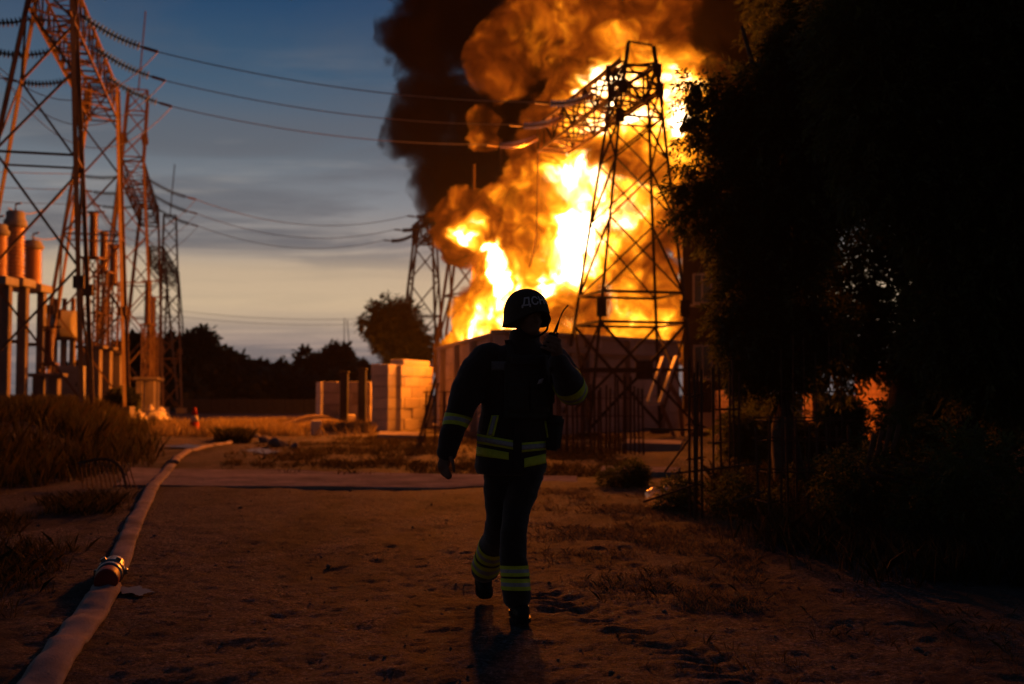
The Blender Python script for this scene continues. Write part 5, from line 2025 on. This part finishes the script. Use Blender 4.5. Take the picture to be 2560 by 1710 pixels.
def tube_into(bm, pts, rads, sides=16, flat=1.0):
    """closed tapered tube with rounded ends; flat squeezes it in depth"""
    n = len(pts)
    rings = []
    for i in range(n):
        d = (pts[min(i + 1, n - 1)] - pts[max(i - 1, 0)]).normalized()
        x = d.cross(Vector((0, 1, 0)))
        if x.length < 0.15:
            x = d.cross(Vector((1, 0, 0)))
        x.normalize()
        y = x.cross(d)
        rings.append([bm.verts.new(pts[i] + x * math.cos(2 * math.pi * k / sides) * rads[i] + y * math.sin(2 * math.pi * k / sides) * rads[i] * flat) for k in range(sides)])
    for a, b in zip(rings, rings[1:]):
        for k in range(sides):
            bm.faces.new((a[k], a[(k + 1) % sides], b[(k + 1) % sides], b[k]))
    bm.faces.new(rings[0][::-1])
    bm.faces.new(rings[-1])
    for e, r in ((pts[0], rads[0]), (pts[-1], rads[-1])):
        ball(bm, e, (r * 0.98, r * 0.98 * flat, r * 0.98))


def ball(bm, c, s, rot=None):
    M = Matrix.Translation(c) @ (rot.to_4x4() if rot else Matrix.Identity(4)) @ Matrix.Diagonal((*s, 1))
    bmesh.ops.create_icosphere(bm, subdivisions=3, radius=1.0, matrix=M)


def stack_into(bm, rings, sides=28):
    """horizontal elliptical rings: (center, rx, ry)"""
    rr = []
    for c, rx, ry in rings:
        rr.append([bm.verts.new(c + Vector((math.cos(2 * math.pi * k / sides) * rx, math.sin(2 * math.pi * k / sides) * ry, 0))) for k in range(sides)])
    for a, b in zip(rr, rr[1:]):
        for k in range(sides):
            bm.faces.new((a[k], a[(k + 1) % sides], b[(k + 1) % sides], b[k]))
    bm.faces.new(rr[0][::-1])
    bm.faces.new(rr[-1])


def fuse(name, bm, voxel, smooth, mat, parent, wrinkle=0.0, wscale=9.0, seed=0.0):
    bmesh.ops.recalc_face_normals(bm, faces=bm.faces[:])
    me = bpy.data.meshes.new(name)
    bm.to_mesh(me)
    bm.free()
    o = bpy.data.objects.new('tmp', me)
    col.objects.link(o)
    r = o.modifiers.new('r', 'REMESH')
    r.mode = 'VOXEL'
    r.voxel_size = voxel
    if smooth:
        s = o.modifiers.new('s', 'SMOOTH')
        s.iterations = smooth
        s.factor = 0.5
    dg = bpy.context.evaluated_depsgraph_get()
    m2 = bpy.data.meshes.new_from_object(o.evaluated_get(dg))
    m2.name = name
    bpy.data.objects.remove(o)
    bpy.data.meshes.remove(me)
    m2.materials.clear()
    m2.materials.append(mat)
    if wrinkle:
        for v in m2.vertices:
            c = v.co
            w = mnoise.fractal(Vector((c.x * wscale, c.y * wscale, c.z * wscale * 1.7 + c.x * 5 + seed)), 0.8, 2.2, 3)
            rdg = 1 - abs(mnoise.noise(Vector((c.x * wscale * 0.8 + c.z * 7, c.y * wscale * 0.8, c.z * wscale * 1.2 + seed + 9)))) * 2
            v.co += v.normal * wrinkle * (0.6 * w + 0.5 * max(rdg, 0) ** 2)
    m2.polygons.foreach_set('use_smooth', [True] * len(m2.polygons))
    ob = bpy.data.objects.new(name, m2)
    col.objects.link(ob)
    ob.parent = parent
    return ob


def cloth_material(name, c0, c1, sheen=0.25):
    m, n, b = principled(name, c0, 0.85, 0, 0.25)
    tc = n.node('ShaderNodeTexCoord').outputs['Object']
    f = n.noise(tc, 16, 4, 0.6)
    n.put(b.inputs['Base Color'], n.mix(n.maprange(f, 0.35, 0.65, 0, 1), c0, c1))
    b.inputs['Sheen Weight'].default_value = sheen
    b.inputs['Sheen Roughness'].default_value = 0.5
    bn = n.node('ShaderNodeBump')
    bn.inputs['Strength'].default_value = 0.25
    bn.inputs['Distance'].default_value = 0.004
    n.put(bn.inputs['Height'], n.noise(tc, 240, 2, 0.5))
    n.put(b.inputs['Normal'], bn.outputs[0])
    return m


M_suit = cloth_material('turnout_cloth', (0.017, 0.0125, 0.010), (0.027, 0.020, 0.016))
M_vest = cloth_material('vest_nylon', (0.026, 0.027, 0.022), (0.036, 0.036, 0.030), 0.15)
M_skin = noisy('skin', (0.16, 0.088, 0.06), (0.20, 0.115, 0.08), 20, 0.6, 0.1)
M_helm = noisy('helmet_paint', (0.040, 0.036, 0.030), (0.055, 0.05, 0.042), 60, 0.6, 0.12, 160)
M_boot = noisy('boot_leather', (0.010, 0.010, 0.010), (0.018, 0.017, 0.016), 20, 0.5, 0.2)
M_black = noisy('black_plastic', (0.010, 0.010, 0.011), (0.016, 0.016, 0.017), 30, 0.5, 0.1)
M_print = noisy('grey_white_print', (0.42, 0.40, 0.42), (0.52, 0.50, 0.52), 90, 0.7, 0)
M_patch = noisy('name_patch', (0.12, 0.115, 0.12), (0.16, 0.155, 0.16), 60, 0.8, 0.1)


def refl(name, colr, spec):
    m, n, b = principled(name, colr, 0.55, 0, spec)
    tc = n.node('ShaderNodeTexCoord').outputs['Object']
    n.put(b.inputs['Base Color'], n.mix(n.maprange(n.noise(tc, 35, 4, 0.65), 0.35, 0.7, 0, 1), colr, tuple(c * 0.72 for c in colr)))
    return m


M_lime = refl('lime_tape', (0.55, 0.62, 0.03), 0.3)
M_silver = refl('silver_tape', (0.30, 0.30, 0.32), 0.6)

# limb paths: (pixel x, pixel y, depth, radius in pixels)
ARM_R = [(1222, 896, 6.5, 42), (1192, 932, 6.49, 45), (1166, 985, 6.46, 42), (1143, 1045, 6.44, 32), (1128, 1090, 6.41, 28.5), (1118, 1126, 6.40, 24)]
ARM_L = [(1384, 900, 6.5, 40), (1408, 938, 6.46, 40), (1430, 976, 6.40, 39)]
FOR_L = [(1430, 976, 6.40, 39), (1424, 962, 6.32, 37), (1410, 934, 6.25, 32), (1397, 906, 6.20, 26)]
LEG_F = [(1318, 1172, 6.5, 43), (1306, 1224, 6.47, 40), (1290, 1285, 6.41, 33), (1285, 1325, 6.37, 32), (1283, 1390, 6.36, 33), (1288, 1440, 6.35, 35), (1292, 1490, 6.34, 35)]
LEG_R = [(1254, 1172, 6.52, 45), (1250, 1230, 6.53, 40), (1251, 1300, 6.55, 35), (1244, 1335, 6.64, 34), (1228, 1378, 6.80, 36), (1213, 1424, 6.97, 34)]


def path(lst):
    return [Q(a, b, c) for a, b, c, r in lst], [pr(r, c) for a, b, c, r in lst]


TORSO = [(858, 1313, 36, .085), (868, 1306, 62, .095), (880, 1300, 88, .11), (900, 1297, 99, .125), (930, 1295, 99, .135), (985, 1298, 91, .14), (1040, 1285, 85, .14), (1084, 1279, 86, .145), (1130, 1279, 87, .15), (1166, 1276, 90, .155), (1184, 1277, 84, .145)]

# --- the body itself, one continuous skin from head to feet
HC = Q(1317, 790, 6.47)          # centre of the head
YAW = math.radians(36)
fw_ = Vector((math.sin(YAW), -math.cos(YAW), 0.05)).normalized()
sd_ = Vector((math.cos(YAW), math.sin(YAW), 0))
up_ = sd_.cross(fw_).normalized() * -1
if up_.z < 0:
    up_ = -up_


def HP(f, s, u):
    return HC + fw_ * f + sd_ * s + up_ * u


bm = bmesh.new()
HR = Matrix((sd_, fw_, up_)).transposed()
ball(bm, HP(-0.005, 0, 0.03), (0.074, 0.094, 0.095), HR)
ball(bm, HP(0.030, 0, -0.045), (0.060, 0.062, 0.068), HR)
ball(bm, HP(0.052, 0, -0.088), (0.036, 0.036, 0.028), HR)          # chin
ball(bm, HP(0.020, 0, -0.078), (0.052, 0.048, 0.035), HR)          # jaw
ball(bm, HP(0.088, 0, -0.030), (0.011, 0.020, 0.026), HR)          # nose
ball(bm, HP(0.096, 0, -0.042), (0.015, 0.014, 0.010), HR)
ball(bm, HP(0.079, 0, -0.066), (0.022, 0.012, 0.006), HR)          # lips
ball(bm, HP(0.076, 0, -0.074), (0.019, 0.012, 0.006), HR)
ball(bm, HP(0.076, 0, 0.004), (0.052, 0.014, 0.010), HR)           # brow
for s in (-1, 1):
    ball(bm, HP(0.052, s * 0.040, -0.032), (0.022, 0.026, 0.020), HR)   # cheek
    ball(bm, HP(0.074, s * 0.031, -0.010), (0.014, 0.010, 0.009), HR)   # eye
    ball(bm, HP(-0.012, s * 0.075, -0.030), (0.010, 0.020, 0.032), HR)  # ear
tube_into(bm, [Q(1309, 880, 6.5), Q(1312, 848, 6.5), Q(1316, 815, 6.48)], [0.062, 0.056, 0.056])
stack_into(bm, [(Q(cx, py, 6.52), pr(hw) - 0.035, d - 0.03) for py, cx, hw, d in TORSO[1:]])
for L in (ARM_R, ARM_L, FOR_L, LEG_F, LEG_R):
    p_, r_ = path(L)
    tube_into(bm, p_, [max(0.026, r * 0.68) for r in r_], 12)
# hanging right hand
tube_into(bm, [Q(1118, 1122, 6.40), Q(1116, 1138, 6.39), Q(1111, 1154, 6.38), Q(1108, 1164, 6.375)], [0.024, 0.030, 0.036, 0.034], 14, 0.62)
for (a, b, c, d, e) in (((1098, 1160, 6.40), (1099, 1174, 6.39), (1106, 1186, 6.375), (1112, 1191, 6.37), 0.0085), ((1104, 1164, 6.385), (1107, 1180, 6.37), (1115, 1192, 6.355), (1121, 1197, 6.35), 0.0092),
                        ((1111, 1165, 6.37), (1115, 1180, 6.355), (1121, 1191, 6.345), (1126, 1195, 6.345), 0.0092), ((1117, 1163, 6.36), (1121, 1176, 6.345), (1126, 1185, 6.34), (1129, 1189, 6.34), 0.0086)):
    tube_into(bm, [Q(*a), Q(*b), Q(*c), Q(*d)], [e * 1.12, e, e * 0.92, e * 0.78], 10)
tube_into(bm, [Q(1122, 1138, 6.37), Q(1130, 1150, 6.35), Q(1134, 1165, 6.34), Q(1136, 1179, 6.335)], [0.016, 0.0125, 0.0105, 0.0085], 10)
# raised left hand closed round the radio
RA, RB = Q(1362, 884, 6.14), Q(1386, 834, 6.16)       # radio body axis, bottom to top
rax = (RB - RA).normalized()
rsd = Vector((rax.z, 0, -rax.x)).normalized()         # towards the palm
tube_into(bm, [Q(1398, 912, 6.20), Q(1396, 896, 6.19), Q(1391, 878, 6.175), Q(1388, 862, 6.165)], [0.027, 0.029, 0.036, 0.033], 14, 0.72)
for k in range(4):
    c = RA.lerp(RB, 0.20 + 0.20 * k)
    e = (0.0085, 0.0092, 0.0094, 0.009)[k]
    k0 = c + rsd * 0.040 + Vector((0, -0.010, 0.004))
    tube_into(bm, [k0 + rsd * 0.004 + Vector((0, 0.022, 0)), k0 + Vector((0, -0.018, 0)), c + rsd * 0.008 + Vector((0, -0.036, 0.002)), c - rsd * 0.022 + Vector((0, -0.030, 0)), c - rsd * 0.034 + Vector((0, -0.014, -0.002))], [e * 1.2, e * 1.12, e, e * 0.95, e * 0.8], 10)
tp0 = RA.lerp(RB, 0.45) + rsd * 0.036
tube_into(bm, [tp0 + Vector((0, 0.01, -0.01)), tp0 + rax * 0.03 + Vector((0, 0.026, 0)), tp0 + rax * 0.052 - rsd * 0.02 + Vector((0, 0.024, 0)), tp0 + rax * 0.062 - rsd * 0.034 + Vector((0, 0.018, 0))], [0.014, 0.0125, 0.0105, 0.0085], 10)
body = fuse('body', bm, 0.0058, 2, M_skin, man)

# --- clothing
bm = bmesh.new()
stack_into(bm, [(Q(cx, py, 6.52), pr(hw), d) for py, cx, hw, d in TORSO])
for L in (ARM_R, ARM_L, FOR_L):
    tube_into(bm, *path(L))
# cuff flare of the hanging sleeve
p_, r_ = path([(1122, 1108, 6.405, 24), (1118, 1130, 6.40, 25.5)])
tube_into(bm, p_, r_)
# stand-up collar
stack_into(bm, [(Q(1309, 872, 6.5), 0.094, 0.088), (Q(1310, 850, 6.5), 0.084, 0.080), (Q(1312, 832, 6.495), 0.086, 0.080), (Q(1312, 824, 6.495), 0.082, 0.078)])
jacket = fuse('jacket', bm, 0.009, 3, M_suit, man, 0.0075, 8.0, 1.0)
bm = bmesh.new()
for L in (LEG_F, LEG_R):
    tube_into(bm, *path(L), 20)
stack_into(bm, [(Q(1285, 1150, 6.52), 0.18, 0.12), (Q(1285, 1200, 6.52), 0.165, 0.115)])
trousers = fuse('trousers', bm, 0.009, 3, M_suit, man, 0.008, 7.0, 4.0)
for o_ in (jacket, trousers):
    o_.data.materials[0] = M_suit


def boot(ankle, hem_r, heel, toe, name='boot'):
    bm = bmesh.new()
    mid = heel.lerp(toe, 0.5)
    tube_into(bm, [ankle, ankle.lerp(heel, 0.55) + Vector((0, -0.01, 0.02)), heel + Vector((0, 0, 0.05))], [hem_r * 0.86, hem_r * 0.74, 0.044], 18)
    ax_ = (toe - heel).normalized()
    tube_into(bm, [heel + Vector((0, 0, 0.045)), heel.lerp(toe, 0.35) + Vector((0, 0, 0.062)), heel.lerp(toe, 0.75) + Vector((0, 0, 0.05)), toe + Vector((0, 0, 0.04))], [0.042, 0.052, 0.052, 0.040], 18)
    b = fuse(name, bm, 0.008, 3, M_boot, man)
    side = ax_.cross(Vector((0, 0, 1))).normalized()
    nrm = side.cross(ax_)
    S = []
    for t, w in ((-0.16, 0.02), (-0.08, 0.040), (0.15, 0.044), (0.4, 0.042), (0.7, 0.054), (0.95, 0.050), (1.12, 0.034), (1.18, 0.014)):
        S.append((heel.lerp(toe, t), w))
    V, Fc = [], []
    for zoff in (0.0, 0.026):
        for p, w in S:
            V.append(p + side * w + nrm * zoff)
        for p, w in reversed(S):
            V.append(p - side * w + nrm * zoff)
    k = len(S) * 2
    Fc = [list(range(k))[::-1], list(range(k, 2 * k))] + [[i, (i + 1) % k, (i + 1) % k + k, i + k] for i in range(k)]
    mesh_from('sole', V, Fc, M_black, b)
    return b


boot(Q(1292, 1482, 6.34), pr(31, 6.34), Vector((Q(1290, 1530, 6.40).x, 6.47 - PBASE.y, 0.012)), Vector((Q(1306, 1548, 6.2).x, 6.25 - PBASE.y, 0.008)))
rt = on_ground(1214, 1482)
boot(Q(1213, 1418, 6.97), pr(31, 6.97), Q(1203, 1452, 7.16), Vector((rt.x - PBASE.x, 6.99 - PBASE.y, 0.02)))

BV = {}
for o_, nm in ((jacket, 'j'), (trousers, 't')):
    BV[nm] = BVHTree.FromPolygons([v.co for v in o_.data.vertices], [tuple(p.vertices) for p in o_.data.polygons])


def wrap_band(name, lst, t0, t1, mat, bvh, off=0.004, sides=44, rows=4, tilt=(0, 0), maxr=0.16):
    """a tape sewn round a limb between path parameters t0..t1 (in control point units)"""
    pts = [Q(a, b, c) for a, b, c, r in lst]
    rad = [pr(r, c) for a, b, c, r in lst]

    def P_(t):
        i = min(int(t), len(pts) - 2)
        return pts[i].lerp(pts[i + 1], t - i), (pts[i + 1] - pts[i]).normalized(), rad[i] + (rad[i + 1] - rad[i]) * (t - i)
    V, Fc = [], []
    for r in range(rows + 1):
        c, d, rr = P_(t0 + (t1 - t0) * r / rows)
        x = d.cross(Vector((0, 1, 0))).normalized()
        y = x.cross(d)
        for k in range(sides):
            a = 2 * math.pi * k / sides
            dir_ = x * math.cos(a) + y * math.sin(a)
            cc = c + d * (tilt[0] * math.cos(a) + tilt[1] * math.sin(a))
            hit = bvh.ray_cast(cc, dir_, maxr)
            V.append(hit[0] + dir_ * off if hit[0] is not None else cc + dir_ * rr)
        if r:
            for k in range(sides):
                Fc.append([(r - 1) * sides + k, (r - 1) * sides + (k + 1) % sides, r * sides + (k + 1) % sides, r * sides + k])
    o = mesh_from(name, V, Fc, mat, None, True)
    return o


def band_part(parent, lst, t0, t1, bvh, n=3, **kw):
    """lime / silver / lime tape; one part with its silver stripe as sub-part"""
    dt = (t1 - t0) / 3
    a = wrap_band('reflective_band', lst, t0, t0 + dt, M_lime, bvh, **kw)
    b = wrap_band('lime_stripe', lst, t1 - dt, t1, M_lime, bvh, **kw)
    c = wrap_band('silver_stripe', lst, t0 + dt, t1 - dt, M_silver, bvh, **kw)
    a.parent = parent
    b.parent = a
    c.parent = a


band_part(man, LEG_F, 4.46, 4.98, BV['t'], tilt=(0.008, 0))
band_part(man, LEG_F, 5.10, 5.68, BV['t'], tilt=(0.008, 0))
band_part(man, LEG_R, 3.55, 4.10, BV['t'], tilt=(-0.01, 0))
band_part(man, LEG_R, 4.22, 4.80, BV['t'], tilt=(-0.01, 0))
band_part(man, ARM_R, 2.90, 3.52, BV['j'], tilt=(-0.012, 0))
band_part(man, FOR_L, 0.10, 1.05, BV['j'], tilt=(0.0, 0), maxr=0.13)


def project(name, grid, off, mat, parent, thick=0.0, bvh=None):
    """lay a sheet, given as rows of photo pixels, onto the clothing surface"""
    bvh = bvh or BV['j']
    o_ = cam.location - PBASE
    V, rows = [], len(grid)
    cols_ = len(grid[0])
    for row in grid:
        for (px, py) in row:
            d = (at(px, py, 6.5) - cam.location).normalized()
            h = bvh.ray_cast(o_, d)
            if h[0] is None:
                hp_ = Q(px, py, 6.45)
                nn = Vector((0, -1, 0))
            else:
                hp_, nn = h[0], h[1]
            V.append(hp_ + nn * off * 0.4 - d * off * 0.6)
    # relax so that the sheet lies taut over folds
    for it in range(3):
        W_ = [v.copy() for v in V]
        for r in range(rows):
            for c in range(cols_):
                nb_ = [W_[rr * cols_ + cc] for rr, cc in ((r - 1, c), (r + 1, c), (r, c - 1), (r, c + 1)) if 0 <= rr < rows and 0 <= cc < cols_]
                m_ = sum(nb_, Vector()) / len(nb_)
                V[r * cols_ + c].y = W_[r * cols_ + c].y * 0.6 + m_.y * 0.4 - (0.0006 if off < 0.01 else 0)
    n = len(V)
    Fc = [[r * cols_ + c, (r + 1) * cols_ + c, (r + 1) * cols_ + c + 1, r * cols_ + c + 1] for r in range(rows - 1) for c in range(cols_ - 1)]
    if thick:
        V += [v + Vector((0, thick, 0)) for v in V]
        Fc += [[b + n for b in f[::-1]] for f in Fc[:]]
        edge = [r * cols_ for r in range(rows)] + [(rows - 1) * cols_ + c for c in range(1, cols_)] + [r * cols_ + cols_ - 1 for r in range(rows - 2, -1, -1)] + [c for c in range(cols_ - 2, 0, -1)]
        for i in range(len(edge)):
            a, b = edge[i], edge[(i + 1) % len(edge)]
            Fc.append([b, a, a + n, b + n])
    return mesh_from(name, V, Fc, mat, parent, False if not thick else True)


def strip(x0, x1, ytl, ybl, ytr, ybr, nx_=14, ny_=4):
    return [[(x0 + (x1 - x0) * c / nx_, (ytl + (ytr - ytl) * c / nx_) * (1 - r / ny_) + (ybl + (ybr - ybl) * c / nx_) * r / ny_) for c in range(nx_ + 1)] for r in range(ny_ + 1)]


def tri_band(x0, x1, ytl, ybl, ytr, ybr, inset=0.24):
    """lime tape with a silver centre, on the jacket skirt"""
    a = project('reflective_band', strip(x0, x1, ytl, ybl, ytr, ybr), 0.004, M_lime, man, 0.004)
    h0, h1 = ybl - ytl, ybr - ytr
    project('silver_stripe', strip(x0, x1, ytl + h0 * inset, ybl - h0 * inset, ytr + h1 * inset, ybr - h1 * inset, 14, 3), 0.0075, M_silver, a, 0.003)


tri_band(1192, 1283, 1084, 1108, 1101, 1124)
project('lime_band', strip(1191, 1272, 1116, 1139, 1131, 1150), 0.004, M_lime, man, 0.004)
tri_band(1304, 1365, 1107, 1131, 1102, 1125)
project('lime_band', strip(1310, 1364, 1146, 1169, 1134, 1158), 0.004, M_lime, man, 0.004)
vb = project('reflective_band', [[(1229 - 13 * t + 13 * c / 4, 1038 + 52 * t) for c in range(7)] for t in np.linspace(0, 1, 10)], 0.004, M_lime, man, 0.004)
project('silver_stripe', [[(1233 - 13 * t + 13 * c / 4, 1040 + 48 * t) for c in range(4)] for t in np.linspace(0, 1, 10)], 0.0075, M_silver, vb, 0.003)
project('reflective_band', [[(1360 + 5 * t + 6 * c / 3, 1052 + 42 * t) for c in range(4)] for t in np.linspace(0, 1, 8)], 0.004, M_lime, man, 0.004)
# zip placket and pocket flaps of the jacket
project('placket', [[(1285 + 5 * c, 1050 + 128 * t) for c in range(4)] for t in np.linspace(0, 1, 16)], 0.006, M_suit, man, 0.006)
# plate carrier
vest = project('vest', [[(1262 + 120 * (c / 18) + (6 if r < 3 else 0) * (1 - c / 9), 889 + 157 * (r / 22)) for c in range(19)] for r in range(23)], 0.030, M_vest, man, 0.034)
for px0, px1, py0, py1 in ((1276, 1352, 893, 912), (1270, 1322, 958, 1030), (1326, 1372, 958, 1030)):
    bvv = BVHTree.FromPolygons([v.co for v in vest.data.vertices], [tuple(p.vertices) for p in vest.data.polygons])
    project('pocket', strip(px0, px1, py0, py1, py0, py1, 8, 6), 0.012, M_vest, vest, 0.014, bvv)
for s0, s1 in (((1270, 850), (1282, 902)), ((1372, 862), (1366, 900))):
    project('shoulder_strap', [[(s0[0] + (s1[0] - s0[0]) * t - 9 + 6 * c, s0[1] + (s1[1] - s0[1]) * t) for c in range(4)] for t in np.linspace(0, 1, 8)], 0.012, M_vest, vest, 0.01)
project('name_patch', strip(1228, 1274, 903, 926, 904, 926, 8, 4), 0.007, M_patch, man, 0.004)
project('pale_tag', [[(1344 + 12 * c / 3 - 4 * r / 3, 949 + 13 * r / 3 - 3 * c / 3) for c in range(4)] for r in range(4)], 0.050, M_print, vest, 0.004)
# hip pouch
bm = bmesh.new()
box_bm(bm, Q(1385, 1082, 6.5), (0.078, 0.11, 0.20), Euler((0, math.radians(8), math.radians(10))))
bmesh.ops.bevel(bm, geom=bm.edges[:], offset=0.016, segments=3, affect='EDGES')
pouch = bm_obj('hip_pouch', bm, M_vest, man, smooth=True)
bm = bmesh.new()
box_bm(bm, Q(1387, 1052, 6.49), (0.086, 0.12, 0.055), Euler((0, math.radians(8), math.radians(10))))
bmesh.ops.bevel(bm, geom=bm.edges[:], offset=0.012, segments=2, affect='EDGES')
bm_obj('flap', bm, M_vest, pouch, smooth=True)

# --- helmet
HEC = HP(-0.004, 0, -0.004)
HF, HS, HU = 0.140, 0.127, 0.160


def helm(az, z, off=0.0):
    """surface point at azimuth az from the front (towards sd_) and height z"""
    zz = max(-0.999, min(0.999, z / (HU + off)))
    k = (1 - abs(zz) ** 2.25) ** (1 / 2.25) if z > 0 else 1.0 + 0.03 * (z / -0.06)
    return HEC + fw_ * math.cos(az) * (HF + off) * k + sd_ * math.sin(az) * (HS + off) * k + up_ * (z if z <= 0 else min(z, HU + off))


def rim(az):
    c = math.cos(az)
    return -0.050 + 0.062 * max(0, c) ** 1.5 * 1.0 - 0.004 * math.sin(az) ** 2


V, Fc = [], []
NA, NZ = 56, 22
for off, sgn in ((0.0, 1), (-0.010, -1)):
    b0 = len(V)
    for i in range(NZ + 1):
        for k in range(NA):
            az = 2 * math.pi * k / NA
            t = i / NZ
            zr = rim(az)
            ang = t * math.pi / 2
            z = zr + ((HU + off) - zr) * math.sin(ang) * 0.9995
            fl = 0.005 * max(0, 1 - t * 9) if sgn > 0 else 0
            V.append(helm(az, z, off + fl))
    for i in range(NZ):
        for k in range(NA):
            f = [b0 + i * NA + k, b0 + i * NA + (k + 1) % NA, b0 + (i + 1) * NA + (k + 1) % NA, b0 + (i + 1) * NA + k]
            Fc.append(f if sgn > 0 else f[::-1])
    Fc.append([b0 + NZ * NA + k for k in range(NA)][:: sgn])
half = (NZ + 1) * NA
for k in range(NA):
    Fc.append([k, half + k, half + (k + 1) % NA, (k + 1) % NA])
helmet = mesh_from('helmet', V, Fc, M_helm, man, True)
# rim trim
tr = [helm(2 * math.pi * k / 48, rim(2 * math.pi * k / 48) + 0.003, 0.003) for k in range(49)]
link('edge_trim', tube_mesh('edge_trim', tr, 0.0045, 6), M_black, helmet, True)
for az, z in ((-0.95, 0.055), (-1.9, 0.05), (0.9, 0.02), (-0.5, 0.0)):
    c = helm(az, z, 0.001)
    d = (c - HEC).normalized()
    bm = bmesh.new()
    bmesh.ops.create_cone(bm, cap_ends=True, segments=10, radius1=0.006, radius2=0.004, depth=0.004, matrix=Matrix.Translation(c) @ d.to_track_quat('Z', 'Y').to_matrix().to_4x4())
    bm_obj('bolt', bm, M_black, helmet)
# lettering, wrapped round the shell
cu = bpy.data.curves.new('lettering', 'FONT')
cu.body = 'ДСНС'
cu.size = 0.068
cu.align_x = 'CENTER'
cu.align_y = 'CENTER'
cu.offset = 0.0016
cu.space_character = 1.02
cu.resolution_u = 3
to = bpy.data.objects.new('tmp', cu)
col.objects.link(to)
tme = bpy.data.meshes.new_from_object(to.evaluated_get(bpy.context.evaluated_depsgraph_get()))
bpy.data.objects.remove(to)
bm = bmesh.new()
bm.from_mesh(tme)
bmesh.ops.triangulate(bm, faces=bm.faces[:])
for _ in range(2):
    bmesh.ops.subdivide_edges(bm, edges=[e for e in bm.edges if e.calc_length() > 0.006], cuts=1, use_grid_fill=False)
    bmesh.ops.triangulate(bm, faces=bm.faces[:])
TAZ = math.radians(31) - YAW
for v in bm.verts:
    u, w = v.co.x, v.co.y
    v.co = helm(TAZ + u / 0.128, 0.076 + w * 0.96 + 0.10 * u, 0.0022)
bmesh.ops.recalc_face_normals(bm, faces=bm.faces[:])
txt = bm_obj('lettering', bm, M_print, helmet)
# chin straps
for pts in ([(1371, 800, 6.38), (1370, 812, 6.37), (1367, 824, 6.36), (1360, 831, 6.36), (1350, 838, 6.375), (1338, 842, 6.40)], [(1292, 806, 6.40), (1302, 824, 6.385), (1318, 838, 6.38), (1338, 843, 6.385)]):
    link('chin_strap', tube_mesh('chin_strap', catmull([Q(*p) for p in pts], 6), 0.0065, 6), M_black, helmet, True)

# --- two-way radio in the raised hand
rb = RA + PBASE
radio = empty('two_way_radio', rb, 'black two-way radio with long thin antenna held at the firefighter\'s mouth', 'radio')
RM = Matrix((rsd, Vector((0, 1, 0)), rax)).transposed().to_4x4()
Lr = (RB - RA).length
bm = bmesh.new()
bmesh.ops.create_cube(bm, size=1.0, matrix=RM @ Matrix.Translation((0, 0, Lr / 2)) @ Matrix.Diagonal((0.056, 0.034, Lr, 1)))
bmesh.ops.bevel(bm, geom=bm.edges[:], offset=0.006, segments=2, affect='EDGES')
bm_obj('body', bm, M_black, radio, smooth=True)
for dx, r, h in ((0.014, 0.008, 0.014), (-0.004, 0.006, 0.011)):
    lathe('knob', [(r, 0), (r * 0.92, h)], M_black, radio, 14, False, RM @ Matrix.Translation((dx, 0, Lr - 0.001)))
a0 = RM @ Vector((-0.018 + 0.022, 0, Lr - 0.002))
A_ = [Q(1388, 830, 6.16) - RA, Q(1396, 806, 6.16) - RA, Q(1405, 783, 6.16) - RA, Q(1413, 771, 6.16) - RA, Q(1420.5, 763, 6.16) - RA]
link('antenna', tube_mesh('antenna', catmull(A_, 5), [0.0085] * 3 + [0.0075, 0.0065, 0.0055] + [0.0036] * 13 + [0.0042, 0.0042], 8), M_black, radio, True)
lathe('grille', [(0.014, 0), (0.013, 0.003)], M_dark, radio, 16, False, RM @ Matrix.Translation((0, -0.0165, Lr * 0.72)) @ Matrix.Rotation(math.pi / 2, 4, 'X'))
# ------------------------------------------------------------------ smoky air, partly added for the lens glow round the fire
bm = bmesh.new()
bmesh.ops.create_cube(bm, size=1.0, matrix=Matrix.Translation((0, 675, 17.7)) @ Matrix.Diagonal((1820, 1490, 40.6, 1)))
mh = bpy.data.materials.new('smoky_air')
mh.use_nodes = True
nh = NT(mh.node_tree)
pv = nh.node('ShaderNodeVolumePrincipled')
pv.inputs['Color'].default_value = (0.85, 0.80, 0.75, 1)
pv.inputs['Density'].default_value = 0.0001
pv.inputs['Anisotropy'].default_value = 0.65
oh = nh.node('ShaderNodeOutputMaterial')
nh.nt.links.new(pv.outputs[0], oh.inputs['Volume'])
o = bm_obj('haze', bm, mh)
tag(o, 'thin smoky air over the whole yard, partly added for glow round the fire', kind='stuff')
